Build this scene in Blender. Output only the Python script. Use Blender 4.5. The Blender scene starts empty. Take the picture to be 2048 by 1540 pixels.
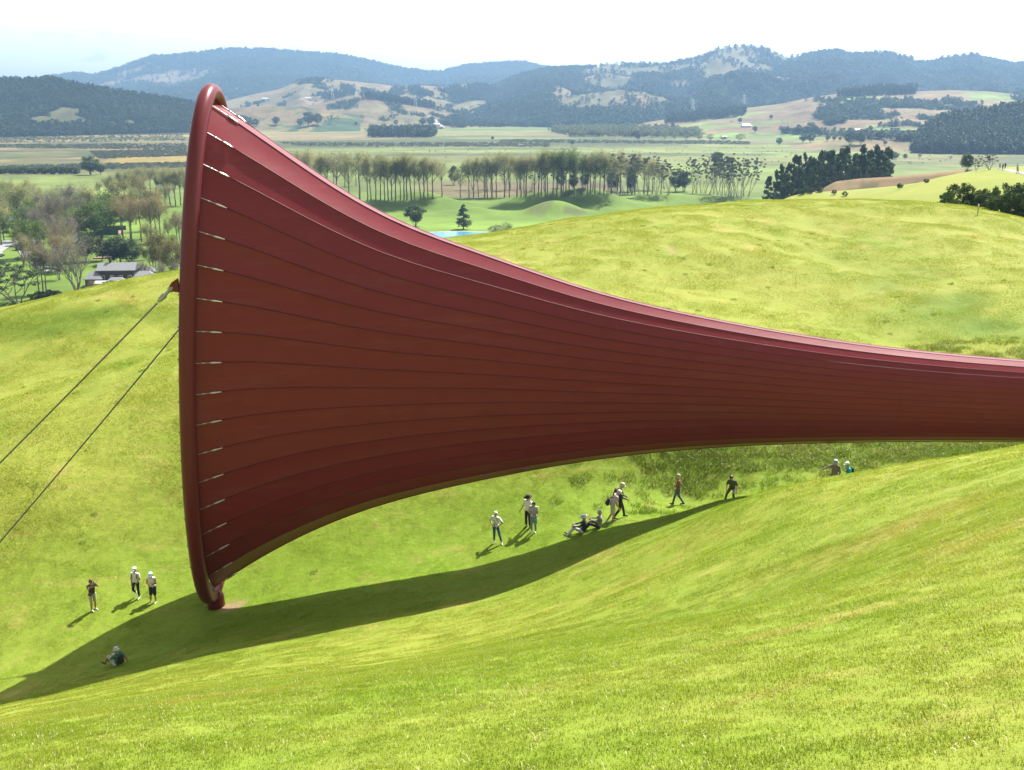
import bpy, bmesh, math, random
import numpy as np
from mathutils import Vector, Matrix, Euler

random.seed(7); RNG = np.random.default_rng(11)
scene = bpy.context.scene
R = math.radians

# ------------------------------------------------------------------ camera, sky, sun, exposure
FPX, PITCH = 2054.0, R(15.5)          # focal length in photo pixels (2048 wide), downward pitch
CP, SP = math.cos(PITCH), math.sin(PITCH)
cam_d = bpy.data.cameras.new('camera'); cam = bpy.data.objects.new('camera', cam_d)
scene.collection.objects.link(cam); scene.camera = cam
cam_d.sensor_width = 36.0; cam_d.lens = 36.0 * FPX / 2048.0
cam_d.clip_start = 0.1; cam_d.clip_end = 60000
cam.location = (0, 0, 0); cam.rotation_euler = (R(90) - PITCH, 0, 0)

SUN = Vector((0.45, 0.55, 1.0)).normalized()      # towards the sun
sun_elev = math.asin(SUN.z); sun_az = math.atan2(SUN.x, SUN.y)
world = bpy.data.worlds.new('World'); scene.world = world; world.use_nodes = True
wn, wl = world.node_tree.nodes, world.node_tree.links
wn.clear()
w_out = wn.new('ShaderNodeOutputWorld'); w_bg = wn.new('ShaderNodeBackground')
w_sky = wn.new('ShaderNodeTexSky'); w_sky.sky_type = 'NISHITA'; w_sky.sun_disc = False
w_sky.sun_elevation = sun_elev; w_sky.sun_rotation = sun_az
w_sky.air_density = 1.0; w_sky.dust_density = 2.5; w_sky.ozone_density = 1.0
# thin bright cloud over the whole sky with a few small blue gaps
w_tc = wn.new('ShaderNodeTexCoord'); w_map = wn.new('ShaderNodeMapping'); w_map.inputs['Scale'].default_value = (3.0, 3.0, 9.0)
w_noise = wn.new('ShaderNodeTexNoise'); w_noise.inputs['Scale'].default_value = 2.2; w_noise.inputs['Detail'].default_value = 7; w_noise.inputs['Roughness'].default_value = 0.55
w_ramp = wn.new('ShaderNodeValToRGB'); w_ramp.color_ramp.elements[0].position = 0.24; w_ramp.color_ramp.elements[1].position = 0.38
w_bw = wn.new('ShaderNodeRGBToBW'); w_mul = wn.new('ShaderNodeMixRGB'); w_mul.blend_type = 'MULTIPLY'; w_mul.inputs['Fac'].default_value = 1.0
w_mul.inputs['Color2'].default_value = (2.25, 2.25, 2.25, 1)
wl.new(w_sky.outputs['Color'], w_bw.inputs['Color']); wl.new(w_bw.outputs['Val'], w_mul.inputs['Color1'])
w_mix = wn.new('ShaderNodeMixRGB'); wl.new(w_mul.outputs['Color'], w_mix.inputs['Color2'])
wl.new(w_tc.outputs['Generated'], w_map.inputs['Vector']); wl.new(w_map.outputs['Vector'], w_noise.inputs['Vector'])
wl.new(w_noise.outputs['Fac'], w_ramp.inputs['Fac']); wl.new(w_ramp.outputs['Color'], w_mix.inputs['Fac'])
wl.new(w_sky.outputs['Color'], w_mix.inputs['Color1']); wl.new(w_mix.outputs['Color'], w_bg.inputs['Color'])
w_bg.inputs['Strength'].default_value = 0.058
wl.new(w_bg.outputs['Background'], w_out.inputs['Surface'])

sun_d = bpy.data.lights.new('sun', 'SUN'); sun_d.energy = 5.0; sun_d.angle = R(0.53); sun_d.color = (1.0, 0.955, 0.87)
sun = bpy.data.objects.new('sun', sun_d); scene.collection.objects.link(sun)
sun.rotation_euler = SUN.to_track_quat('Z', 'Y').to_euler(); sun.location = (40, 40, 60)

vs = scene.view_settings
vs.view_transform = 'Standard'; vs.look = 'None'; vs.gamma = 1.0; vs.use_curve_mapping = False
vs.exposure = 1.33
scene.render.engine = 'CYCLES'
cy = scene.cycles
cy.max_bounces = 6; cy.diffuse_bounces = 3; cy.glossy_bounces = 2; cy.transmission_bounces = 3; cy.transparent_max_bounces = 6
cy.volume_bounces = 0; cy.use_denoising = True; cy.sample_clamp_indirect = 6.0
try: cy.denoiser = 'OPENIMAGEDENOISE'
except Exception: pass

# ------------------------------------------------------------------ helpers
COL = scene.collection
def ray(u, v):
    a = (u - 1024) / FPX; b = (770 - v) / FPX
    return np.array([a, CP + b * SP, -SP + b * CP])
def at(u, v, d): return ray(u, v) * d                      # point d metres along the view axis
def at_y(u, v, Y): r = ray(u, v); return r * (Y / r[1])
def at_z(u, v, z): r = ray(u, v); return r * (z / r[2])
def project(P):
    d = P[1] * CP - P[2] * SP
    return 1024 + FPX * P[0] / d, 770 - FPX * (P[1] * SP + P[2] * CP) / d, d

def tag(o, label=None, cat=None, group=None, kind=None):
    if label: o['label'] = label
    if cat: o['category'] = cat
    if group: o['group'] = group
    if kind: o['kind'] = kind
    return o
def empty(name, loc=(0, 0, 0), rz=0.0):
    o = bpy.data.objects.new(name, None); COL.objects.link(o)
    o.empty_display_size = 0.3; o.location = loc; o.rotation_euler = (0, 0, rz); return o
def mesh_data(name, verts, faces, mats=(), fm=None, smooth=False):
    me = bpy.data.meshes.new(name)
    verts = np.asarray(verts, dtype=np.float32)
    if isinstance(faces, np.ndarray):
        n, k = faces.shape
        me.vertices.add(len(verts)); me.vertices.foreach_set('co', verts.ravel())
        me.loops.add(n * k); me.loops.foreach_set('vertex_index', faces.astype(np.int32).ravel())
        me.polygons.add(n); me.polygons.foreach_set('loop_start', np.arange(0, n * k, k, dtype=np.int32))
        try: me.polygons.foreach_set('loop_total', np.full(n, k, dtype=np.int32))
        except Exception: pass
        me.update(calc_edges=True)
    else:
        me.from_pydata([tuple(map(float, v)) for v in verts], [], faces)
    for m in mats: me.materials.append(m)
    if fm is not None: me.polygons.foreach_set('material_index', np.asarray(fm, dtype=np.int32))
    me.polygons.foreach_set('use_smooth', np.full(len(me.polygons), bool(smooth)))
    me.update()
    return me
def obj(name, me, parent=None, loc=None):
    o = bpy.data.objects.new(name, me); COL.objects.link(o)
    if parent is not None: o.parent = parent
    if loc is not None: o.location = loc
    return o
def grid_faces(nr, nc, wrap=False):
    r, c = np.meshgrid(np.arange(nr - 1), np.arange(nc if wrap else nc - 1), indexing='ij')
    c2 = (c + 1) % nc
    return np.stack([r * nc + c, r * nc + c2, (r + 1) * nc + c2, (r + 1) * nc + c], -1).reshape(-1, 4)
class MB:
    """collects tubes, boxes and lathes into one mesh"""
    def __init__(s): s.v = []; s.f = []; s.m = []
    def add(s, verts, faces, mi=0):
        b = len(s.v); s.v += [tuple(map(float, p)) for p in verts]
        s.f += [tuple(b + i for i in f) for f in faces]; s.m += [mi] * len(faces)
    def tube(s, pts, rad, n=8, mi=0, cap=True):
        pts = [Vector(p) for p in pts]
        if not hasattr(rad, '__len__'): rad = [rad] * len(pts)
        vs = []; up = Vector((0, 0, 1)); fs = []
        prev = None
        for i, p in enumerate(pts):
            t = (pts[min(i + 1, len(pts) - 1)] - pts[max(i - 1, 0)]).normalized()
            if prev is None: x = t.orthogonal().normalized()
            else: x = (prev - t * prev.dot(t)).normalized()
            prev = x; y = t.cross(x)
            for k in range(n):
                a = 2 * math.pi * k / n
                vs.append(p + (x * math.cos(a) + y * math.sin(a)) * rad[i])
        for i in range(len(pts) - 1):
            for k in range(n):
                fs.append((i * n + k, i * n + (k + 1) % n, (i + 1) * n + (k + 1) % n, (i + 1) * n + k))
        if cap: fs.append(tuple(range(n))[::-1]); fs.append(tuple((len(pts) - 1) * n + k for k in range(n)))
        s.add(vs, fs, mi)
    def box(s, c, size, M=None, mi=0):
        c = Vector(c); h = Vector(size) / 2; vs = []
        for x in (-1, 1):
            for y in (-1, 1):
                for z in (-1, 1):
                    q = Vector((x * h.x, y * h.y, z * h.z))
                    if M is not None: q = M @ q
                    vs.append(c + q)
        s.add(vs, [(0, 1, 3, 2), (4, 6, 7, 5), (0, 4, 5, 1), (2, 3, 7, 6), (0, 2, 6, 4), (1, 5, 7, 3)], mi)
    def data(s, name, mats, smooth=False): return mesh_data(name, s.v, s.f, mats, s.m, smooth)
    def build(s, name, mats, parent=None, smooth=False, loc=None):
        if not isinstance(mats, (list, tuple)): mats = [mats]
        return obj(name, s.data(name, mats, smooth), parent, loc)

# value noise (numpy)
_H = np.random.default_rng(5).random(1 << 16)
def vnoise(x, y, seed=0):
    xi = np.floor(x).astype(np.int64); yi = np.floor(y).astype(np.int64); fx = x - xi; fy = y - yi
    fx = fx * fx * fx * (fx * (fx * 6 - 15) + 10); fy = fy * fy * fy * (fy * (fy * 6 - 15) + 10)
    h = lambda a, b: _H[((a * 374761393 + b * 668265263 + seed * 974634777) ^ ((a * 1274126177) >> 7)) & 0xFFFF]
    return (h(xi, yi) * (1 - fx) + h(xi + 1, yi) * fx) * (1 - fy) + (h(xi, yi + 1) * (1 - fx) + h(xi + 1, yi + 1) * fx) * fy
def fbm(x, y, oct=4, seed=0, gain=0.5):
    r = 0; a = 1; t = 0
    for i in range(oct):
        r = r + a * vnoise(x * 2 ** i + 17.3 * i, y * 2 ** i - 9.1 * i, seed + i); t += a; a *= gain
    return r / t
def smooth(a, b, x): t = np.clip((x - a) / (b - a), 0, 1); return t * t * (3 - 2 * t)

# ------------------------------------------------------------------ materials
MATS = {}
def mat(name, base=(0.5, 0.5, 0.5), rough=0.6, spec=0.5, metal=0.0, var=0.0, vscale=5.0, bump=0.0, bscale=20.0, trans=0.0):
    if name in MATS: return MATS[name]
    m = bpy.data.materials.new(name); m.use_nodes = True; MATS[name] = m
    nt = m.node_tree; N, L = nt.nodes, nt.links; p = N['Principled BSDF']
    p.inputs['Base Color'].default_value = (*base, 1); p.inputs['Roughness'].default_value = rough
    p.inputs['Specular IOR Level'].default_value = spec; p.inputs['Metallic'].default_value = metal
    if var > 0 or bump > 0:
        tc = N.new('ShaderNodeTexCoord'); nz = N.new('ShaderNodeTexNoise'); nz.inputs['Scale'].default_value = vscale; nz.inputs['Detail'].default_value = 5
        L.new(tc.outputs['Object'], nz.inputs['Vector'])
        if var > 0:
            mx = N.new('ShaderNodeMixRGB'); mx.inputs['Color1'].default_value = (*[c * (1 - var) for c in base], 1); mx.inputs['Color2'].default_value = (*[min(1, c * (1 + var)) for c in base], 1)
            L.new(nz.outputs['Fac'], mx.inputs['Fac']); L.new(mx.outputs['Color'], p.inputs['Base Color'])
        if bump > 0:
            nb = N.new('ShaderNodeTexNoise'); nb.inputs['Scale'].default_value = bscale; nb.inputs['Detail'].default_value = 4
            bp = N.new('ShaderNodeBump'); bp.inputs['Strength'].default_value = bump
            L.new(tc.outputs['Object'], nb.inputs['Vector']); L.new(nb.outputs['Fac'], bp.inputs['Height']); L.new(bp.outputs['Normal'], p.inputs['Normal'])
    if trans > 0:
        out = N['Material Output']; tr = N.new('ShaderNodeBsdfTranslucent'); ms = N.new('ShaderNodeMixShader'); ms.inputs['Fac'].default_value = trans
        tr.inputs['Color'].default_value = (*[min(1, c * 1.3) for c in base], 1)
        L.new(p.outputs['BSDF'], ms.inputs[1]); L.new(tr.outputs['BSDF'], ms.inputs[2]); L.new(ms.outputs['Shader'], out.inputs['Surface'])
    return m
# ------------------------------------------------------------------ near land: the grassy bowl the horn stands in
VALLEY = -72.0
_cp = []
def C(u, v, d): _cp.append(at(u, v, d))
def W(x, y, z): _cp.append(np.array([x, y, z], float))
# slope under the photographer
W(0, 0, -1.65); W(-8, 0, -4.6); W(9, 0, 0.6); W(0, -12, 3.2); W(-14, -12, -1.2); W(16, -12, 6); W(-40, -10, -12); W(40, -10, 10); W(0, -45, 12); W(-60, -45, 0); W(60, -45, 20)
for u, v, d in [(0, 1540, 9.5), (512, 1540, 8.6), (1024, 1540, 7.2), (1536, 1540, 6.0), (2048, 1540, 5.0),
                (0, 1450, 15), (500, 1378, 17), (1000, 1298, 19.5), (1500, 1200, 22),
                (1500, 1090, 29), (2048, 1350, 7.2), (2048, 1180, 11), (2048, 1020, 17.5), (1800, 1080, 21),
                # lower slope behind the lip
                (0, 1432, 28), (500, 1352, 30), (1000, 1268, 32), (1330, 1130, 36), (0, 1412, 36), (130, 1390, 36.5), (260, 1366, 37), (430, 1330, 37),
                # crest of the near slope on the right
                (1420, 1030, 43), (1480, 1004, 45), (1500, 994, 40), (1700, 956, 36), (2048, 902, 30)]:
    C(u, v, d)
# line of the horn's shadow
for p in [(-21.9, 39.2, -24.9), (-19.2, 40, -24.4), (-17, 40.3, -24), (-13.8, 40.8, -23.2), (-9.5, 41.3, -22.5), (-5, 41.9, -21.8), (-0.5, 42.4, -21.0), (4, 43.4, -19.5), (7.5, 44, -18.5), (9.2, 44.3, -18.0), (10.3, 44.5, -17.8)]: W(*p)
# bottom of the bowl
W(-15, 47, -24.6); W(-21, 46.5, -24.7); W(-0.8, 47, -21.3); W(2.2, 47, -20.5); W(9, 51.3, -20.6); C(1463, 1001, 53); C(1675, 984, 52); W(24, 45, -17.5); W(-30, 44, -26.5); W(-45, 40, -29); W(32, 46, -16); W(45, 46, -12); W(30, 36, -10.5)
# bank and hill behind on the right
C(1500, 900, 56.5); C(1700, 893, 57); C(1950, 880, 56); C(1500, 800, 62); C(1750, 690, 74); C(2000, 700, 70)
C(1300, 620, 80); C(1600, 560, 90); C(1950, 560, 88); C(1300, 500, 97); C(1650, 460, 108); C(1950, 480, 100)
C(1050, 470, 106); C(1100, 443, 116); C(1300, 417, 122); C(1500, 403, 124); C(1700, 398, 124); C(1880, 407, 120); C(2048, 441, 112); C(2250, 500, 108)
# middle behind the horn, left hill
C(950, 482, 104); C(650, 524, 100); C(360, 572, 98); C(180, 602, 96); C(0, 642, 94); C(-250, 715, 92)
C(800, 700, 72); C(500, 760, 66); C(1000, 800, 62); C(1250, 850, 57)
C(350, 668, 86); C(180, 718, 83); C(0, 786, 79); C(200, 900, 62); C(30, 960, 60); C(-250, 880, 72)
# back of the hills down to the valley
def back(x, y, z): W(x, y, z)
for x, y, z in [(-75, 130, -28), (-55, 135, -27), (-25, 140, -25), (0, 150, -24), (30, 165, -21), (60, 160, -20), (90, 150, -22),
                (-120, 200, -48), (-70, 210, -49), (-20, 220, -47), (25, 235, -44), (65, 235, -37), (115, 220, -34), (170, 200, -34),
                (-160, 320, -80), (-80, 330, -82), (0, 340, -80), (60, 350, -72)]: back(x, y, z)
# second green hill on the right, with the path over it
for u, v, d in [(1560, 399, 400), (1680, 390, 385), (1780, 377, 370), (1850, 363, 360), (1900, 350, 352), (1960, 339, 345), (2048, 336, 345), (2200, 330, 345),
                (1900, 384, 280), (2048, 372, 275), (2200, 365, 275), (1750, 400, 290)]: C(u, v, d)
for x, y, z in [(110, 460, -66), (180, 470, -50), (230, 470, -46), (60, 420, -80), (0, 440, -84), (-150, 440, -86), (250, 330, -24), (270, 200, -30), (-260, 300, -84), (-260, 150, -60), (-180, 80, -40), (-150, 0, -30), (150, 0, 6), (200, 80, -12)]: W(x, y, z)
_cp = np.array(_cp)
def _tps(a, b):
    r2 = ((a[:, None, 0] - b[None, :, 0]) ** 2 + (a[:, None, 1] - b[None, :, 1]) ** 2)
    return 0.5 * r2 * np.log(r2 + 1e-9)
_n = len(_cp)
_A = np.zeros((_n + 3, _n + 3)); _A[:_n, :_n] = _tps(_cp, _cp) + np.eye(_n) * 0.6
_A[:_n, _n] = 1; _A[:_n, _n + 1:] = _cp[:, :2]; _A[_n:, :_n] = _A[:_n, _n:].T
_w = np.linalg.solve(_A, np.concatenate([_cp[:, 2], np.zeros(3)]))
def near_z(x, y):
    x = np.atleast_1d(np.asarray(x, float)); y = np.atleast_1d(np.asarray(y, float)); sh = x.shape
    P = np.stack([x.ravel(), y.ravel()], 1); out = np.empty(len(P))
    for i in range(0, len(P), 20000):
        q = P[i:i + 20000]; out[i:i + 20000] = _tps(q, _cp) @ _w[:_n] + _w[_n] + q @ _w[_n + 1:]
    out += 0.16 * (fbm(P[:, 0] / 5.0, P[:, 1] / 5.0, 3, 40) - 0.5) * smooth(4, 14, np.hypot(P[:, 0], P[:, 1])) + 0.05 * (fbm(P[:, 0] / 0.9, P[:, 1] / 0.9, 2, 60) - 0.5)
    out += (1.5 * (fbm(P[:, 0] / 17, P[:, 1] / 17, 3, 140) - 0.5) + 0.5 * (fbm((P[:, 0] + P[:, 1] * 0.6) / 5.5, (P[:, 1] - P[:, 0] * 0.3) / 14, 3, 144) - 0.5)) * smooth(58, 72, P[:, 1]) * (1 - smooth(108, 122, P[:, 1]) * 0.6)
    return out.reshape(sh)
def gz(x, y): return float(near_z(x, y)[0])
def hit(u, v, d0=3.0, d1=200.0, step=0.1):
    """first point of the near land along the view ray"""
    d = np.arange(d0, d1, step); P = ray(u, v)[None] * d[:, None]
    below = np.nonzero(P[:, 2] < near_z(P[:, 0], P[:, 1]))[0]
    return P[below[0]] if len(below) else None
def axis_lines(a, b, fine, lo, hi, coarse):
    mid = np.arange(lo, hi + 1e-6, fine)
    def ext(start, end, step):
        out = []; x = start; s = step
        while abs(x - start) < abs(end - start): s *= 1.06; x += math.copysign(s, end - start); out.append(x)
        return out
    return np.array(ext(lo, a, fine)[::-1] + list(mid) + ext(hi, b, fine))
gx = axis_lines(-300, 300, 0.42, -32, 34, 4); gy = axis_lines(-50, 520, 0.42, 1, 62, 4)
GX, GY = np.meshgrid(gx, gy); GZ = near_z(GX, GY)
def cnode(N, t, **kw):
    n = N.new(t)
    for k, v in kw.items(): setattr(n, k, v)
    return n
def ramp(N, L, src, stops):
    r = N.new('ShaderNodeValToRGB'); cr = r.color_ramp
    while len(cr.elements) < len(stops): cr.elements.new(0.5)
    for e, (p, c) in zip(cr.elements, stops):
        e.position = p; e.color = (*c, 1) if hasattr(c, '__len__') else (c, c, c, 1)
    L.new(src, r.inputs['Fac']); return r.outputs['Color']
def noise(N, L, vec, scale, detail=5, rough=0.55, mapscale=None, loc=None):
    if mapscale or loc:
        mp = N.new('ShaderNodeMapping')
        if mapscale: mp.inputs['Scale'].default_value = mapscale
        if loc: mp.inputs['Location'].default_value = loc
        L.new(vec, mp.inputs['Vector']); vec = mp.outputs['Vector']
    n = N.new('ShaderNodeTexNoise'); n.inputs['Scale'].default_value = scale; n.inputs['Detail'].default_value = detail; n.inputs['Roughness'].default_value = rough
    L.new(vec, n.inputs['Vector']); return n.outputs['Fac']
def mixc(N, L, fac, a, b, mode='MIX'):
    m = N.new('ShaderNodeMixRGB'); m.blend_type = mode
    for k, s in (('Fac', fac), ('Color1', a), ('Color2', b)):
        if hasattr(s, 'links') or hasattr(s, 'is_linked'): L.new(s, m.inputs[k])
        else: m.inputs[k].default_value = s if k == 'Fac' else (*s, 1)
    return m.outputs['Color']
# one colour recipe for the lawn, shared by the ground sheet and the blades on it (world position)
grp = bpy.data.node_groups.new('lawn_colour', 'ShaderNodeTree')
grp.interface.new_socket('Color', in_out='OUTPUT', socket_type='NodeSocketColor')
N, L = grp.nodes, grp.links
g_out = N.new('NodeGroupOutput'); geo = N.new('ShaderNodeNewGeometry'); P_ = geo.outputs['Position']
big = noise(N, L, P_, 0.075, 4, 0.55)
mid = noise(N, L, P_, 0.42, 5, 0.6, mapscale=(0.55, 1.0, 1.6))
fin = noise(N, L, P_, 3.2, 5, 0.65)
streak = noise(N, L, P_, 0.9, 4, 0.6, mapscale=(0.25, 1.0, 2.0), loc=(40, 3, 8))
c0 = mixc(N, L, ramp(N, L, big, [(0.34, 0.0), (0.64, 1.0)]), (0.078, 0.140, 0.012), (0.112, 0.162, 0.021))
c1 = mixc(N, L, ramp(N, L, mid, [(0.40, 0.0), (0.68, 0.7)]), c0, (0.125, 0.168, 0.026))
# moister, greener turf along the bottom of the bowl
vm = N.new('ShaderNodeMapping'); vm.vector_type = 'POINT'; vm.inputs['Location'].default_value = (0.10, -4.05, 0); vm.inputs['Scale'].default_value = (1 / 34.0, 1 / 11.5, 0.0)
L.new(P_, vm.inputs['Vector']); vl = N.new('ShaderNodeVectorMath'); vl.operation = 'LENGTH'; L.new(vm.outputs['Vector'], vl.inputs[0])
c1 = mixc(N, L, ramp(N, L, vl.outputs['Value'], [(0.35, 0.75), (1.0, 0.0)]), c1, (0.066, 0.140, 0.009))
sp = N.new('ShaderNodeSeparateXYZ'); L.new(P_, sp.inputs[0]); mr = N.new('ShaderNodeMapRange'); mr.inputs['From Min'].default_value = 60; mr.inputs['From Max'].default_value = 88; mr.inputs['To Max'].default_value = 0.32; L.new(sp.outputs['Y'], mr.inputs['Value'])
c1 = mixc(N, L, mr.outputs['Result'], c1, (0.098, 0.122, 0.020))     # duller turf on the hills behind: brownish tinge plus painted shade of their near faces
for cx_, cy_, rx_, ry_, f_ in ((-38, 89, 19, 7, 0.75), (36, 72, 10, 9, 0.65)):      # darker green in two hill folds; the left one's shade painted into the turf
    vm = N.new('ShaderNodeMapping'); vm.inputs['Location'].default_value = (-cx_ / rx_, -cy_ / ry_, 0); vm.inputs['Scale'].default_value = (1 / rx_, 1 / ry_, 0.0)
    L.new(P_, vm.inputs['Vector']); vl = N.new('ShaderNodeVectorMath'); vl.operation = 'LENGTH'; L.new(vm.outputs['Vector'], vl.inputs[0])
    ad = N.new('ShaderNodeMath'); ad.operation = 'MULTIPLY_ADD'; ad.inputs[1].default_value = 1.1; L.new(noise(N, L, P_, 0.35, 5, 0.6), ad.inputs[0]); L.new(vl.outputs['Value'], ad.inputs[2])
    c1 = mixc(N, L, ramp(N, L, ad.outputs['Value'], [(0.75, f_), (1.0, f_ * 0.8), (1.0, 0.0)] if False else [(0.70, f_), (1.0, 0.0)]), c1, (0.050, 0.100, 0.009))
c2 = mixc(N, L, ramp(N, L, streak, [(0.58, 0.0), (0.78, 0.45)]), c1, (0.180, 0.160, 0.052))
c2b = mixc(N, L, ramp(N, L, noise(N, L, P_, 0.21, 4, 0.6, loc=(9, 70, 2)), [(0.60, 0.0), (0.78, 0.55)]), c2, (0.190, 0.160, 0.056))
c3 = mixc(N, L, 0.45, c2b, ramp(N, L, fin, [(0.28, 0.45), (0.72, 1.0)]), 'MULTIPLY')
c4 = mixc(N, L, 1.0, c3, (1.84, 1.47, 1.75), 'MULTIPLY')
L.new(c4, g_out.inputs['Color'])
def lawn_mat(name, trans, bright=(1, 1, 1), attr=False):
    m = bpy.data.materials.new(name); m.use_nodes = True; N, L = m.node_tree.nodes, m.node_tree.links
    p = N['Principled BSDF']; out = N['Material Output']; p.inputs['Roughness'].default_value = 0.75; p.inputs['Specular IOR Level'].default_value = 0.06
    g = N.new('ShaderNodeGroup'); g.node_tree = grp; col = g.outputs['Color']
    if attr:
        at_ = N.new('ShaderNodeAttribute'); at_.attribute_name = 'soil'; col = mixc(N, L, at_.outputs['Fac'], col, (0.24, 0.17, 0.10))
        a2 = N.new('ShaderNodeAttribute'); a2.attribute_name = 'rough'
        col = mixc(N, L, a2.outputs['Fac'], col, (0.072, 0.120, 0.014))  # rough bank grass, and the left hill fold's shade put into the colour
        geo = N.new('ShaderNodeNewGeometry'); bp = N.new('ShaderNodeBump'); bp.inputs['Strength'].default_value = 0.55; bp.inputs['Distance'].default_value = 0.12
        wv = N.new('ShaderNodeTexWave'); wv.wave_type = 'BANDS'; wv.bands_direction = 'Z'; wv.inputs['Scale'].default_value = 0.42; wv.inputs['Distortion'].default_value = 5.0; wv.inputs['Detail'].default_value = 4; wv.inputs['Detail Scale'].default_value = 1.6
        L.new(geo.outputs['Position'], wv.inputs['Vector']); ad = N.new('ShaderNodeMath'); ad.operation = 'MULTIPLY_ADD'; ad.inputs[1].default_value = 0.35
        L.new(wv.outputs['Fac'], ad.inputs[0]); L.new(noise(N, L, geo.outputs['Position'], 2.6, 8, 0.7), ad.inputs[2]); L.new(ad.outputs['Value'], bp.inputs['Height']); L.new(bp.outputs['Normal'], p.inputs['Normal'])
    if bright != (1, 1, 1): col = mixc(N, L, 1.0, col, bright, 'MULTIPLY')
    if trans > 0:
        oi = N.new('ShaderNodeObjectInfo'); col = mixc(N, L, ramp(N, L, oi.outputs['Random'], [(0, 0.0), (1, 0.35)]), col, (0.17, 0.18, 0.03))
        tr = N.new('ShaderNodeBsdfTranslucent'); ms = N.new('ShaderNodeMixShader'); ms.inputs['Fac'].default_value = trans
        L.new(mixc(N, L, 1.0, col, (1.18, 1.22, 0.85), 'MULTIPLY'), tr.inputs['Color']); L.new(p.outputs['BSDF'], ms.inputs[1]); L.new(tr.outputs['BSDF'], ms.inputs[2]); L.new(ms.outputs['Shader'], out.inputs['Surface'])
    L.new(col, p.inputs['Base Color']); return m
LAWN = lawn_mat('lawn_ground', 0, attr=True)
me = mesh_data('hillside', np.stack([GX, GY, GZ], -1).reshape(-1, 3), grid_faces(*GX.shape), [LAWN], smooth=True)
# worn soil round the hoop's foot, rough uncut grass on the steep bank, painted shade in the left hill fold
sx, sy = GX.ravel(), GY.ravel()
soil = 1 - smooth(0.5, 1.0, np.hypot((sx + 14.1) / 0.75, (sy - 46.7) / 0.55) + 0.7 * (fbm(sx * 1.7, sy * 1.7, 3, 3) - 0.5))
for u_, v_ in ((1337, 505), (1357, 508)):
    h_ = hit(u_, v_, 60); soil = np.maximum(soil, 0.9 * (1 - smooth(0.6, 1.2, np.hypot((sx - h_[0] - (sy - h_[1]) * 0.6) / 0.9, (sy - h_[1]) / 0.9))))
me.attributes.new('soil', 'FLOAT', 'POINT').data.foreach_set('value', soil.astype(np.float32))
gxg, gyg = np.gradient(GZ, gy, gx)[::-1]
def rough_and_fold_mask(x, y):
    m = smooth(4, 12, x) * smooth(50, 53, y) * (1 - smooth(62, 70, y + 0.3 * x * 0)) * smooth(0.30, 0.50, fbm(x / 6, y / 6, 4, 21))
    m2 = smooth(26, 36, x) * smooth(60, 66, y) * (1 - smooth(84, 96, y)) * smooth(0.35, 0.55, fbm(x / 7, y / 5, 4, 25))  # second, darker area over the fold at far right
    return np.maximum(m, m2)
rough_and_fold = np.maximum(rough_and_fold_mask(sx, sy) * 0.75, 0.85 * (1 - smooth(-24, -14, sx)) * smooth(82, 86, sy + 0.25 * (sx + 30)) * (1 - smooth(88, 95, sy)) * smooth(0.3, 0.5, fbm(sx / 8, sy / 4, 4, 77)))  # last term tints the left hill fold darker, painting in its slope shade
me.attributes.new('rough', 'FLOAT', 'POINT').data.foreach_set('value', rough_and_fold.astype(np.float32))
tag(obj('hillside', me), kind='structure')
# ------------------------------------------------------------------ the red flared funnel
RED = mat('red_fabric', (0.158, 0.023, 0.032), rough=0.30, spec=0.16, var=0.10, vscale=1.3, bump=0.02, bscale=180)
REDM = mat('red_paint', (0.120, 0.021, 0.027), rough=0.30, spec=0.20, var=0.08, vscale=2.0)
STEEL = mat('bright_steel', (0.62, 0.63, 0.64), rough=0.28, metal=1.0)
WIRE = mat('grey_wire_rope', (0.16, 0.16, 0.15), rough=0.5, metal=0.6)
SEAMM = mat('seam_red', (0.085, 0.014, 0.020), rough=0.5, spec=0.2, var=0.1, vscale=3)
FX0, FY0, TILT = -14.02, 47.0, R(4.3)
_st = np.array([0, 2, 4.5, 8, 12, 17, 23, 30, 38., 50, 70])
_b = np.array([11.80, 10.44, 8.84, 7.07, 5.73, 4.35, 3.23, 2.46, 2.02, 1.9, 1.9])
_zc = np.array([-11.74, -11.7, -11.82, -12.09, -12.31, -12.64, -12.99, -13.43, -13.82, -14.35, -15.3])
def cubic(x, xk, yk):
    n = len(xk); h = np.diff(xk); A = np.eye(n); r = np.zeros(n)
    for i in range(1, n - 1):
        A[i, i - 1] = h[i - 1]; A[i, i] = 2 * (h[i - 1] + h[i]); A[i, i + 1] = h[i]
        r[i] = 6 * ((yk[i + 1] - yk[i]) / h[i] - (yk[i] - yk[i - 1]) / h[i - 1])
    M = np.linalg.solve(A, r); x = np.asarray(x, float); k = np.clip(np.searchsorted(xk, x) - 1, 0, n - 2); hh = h[k]
    a = (xk[k + 1] - x) / hh; b = (x - xk[k]) / hh
    return a * yk[k] + b * yk[k + 1] + ((a ** 3 - a) * M[k] + (b ** 3 - b) * M[k + 1]) * hh ** 2 / 6
_ka = np.array([0, 4, 9, 14, 20, 30, 40, 70.]); _va = np.array([3.74, 2.95, 2.22, 1.80, 1.50, 1.28, 1.20, 1.20])
def sec_a(x): return cubic(x, _ka, _va)
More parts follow.
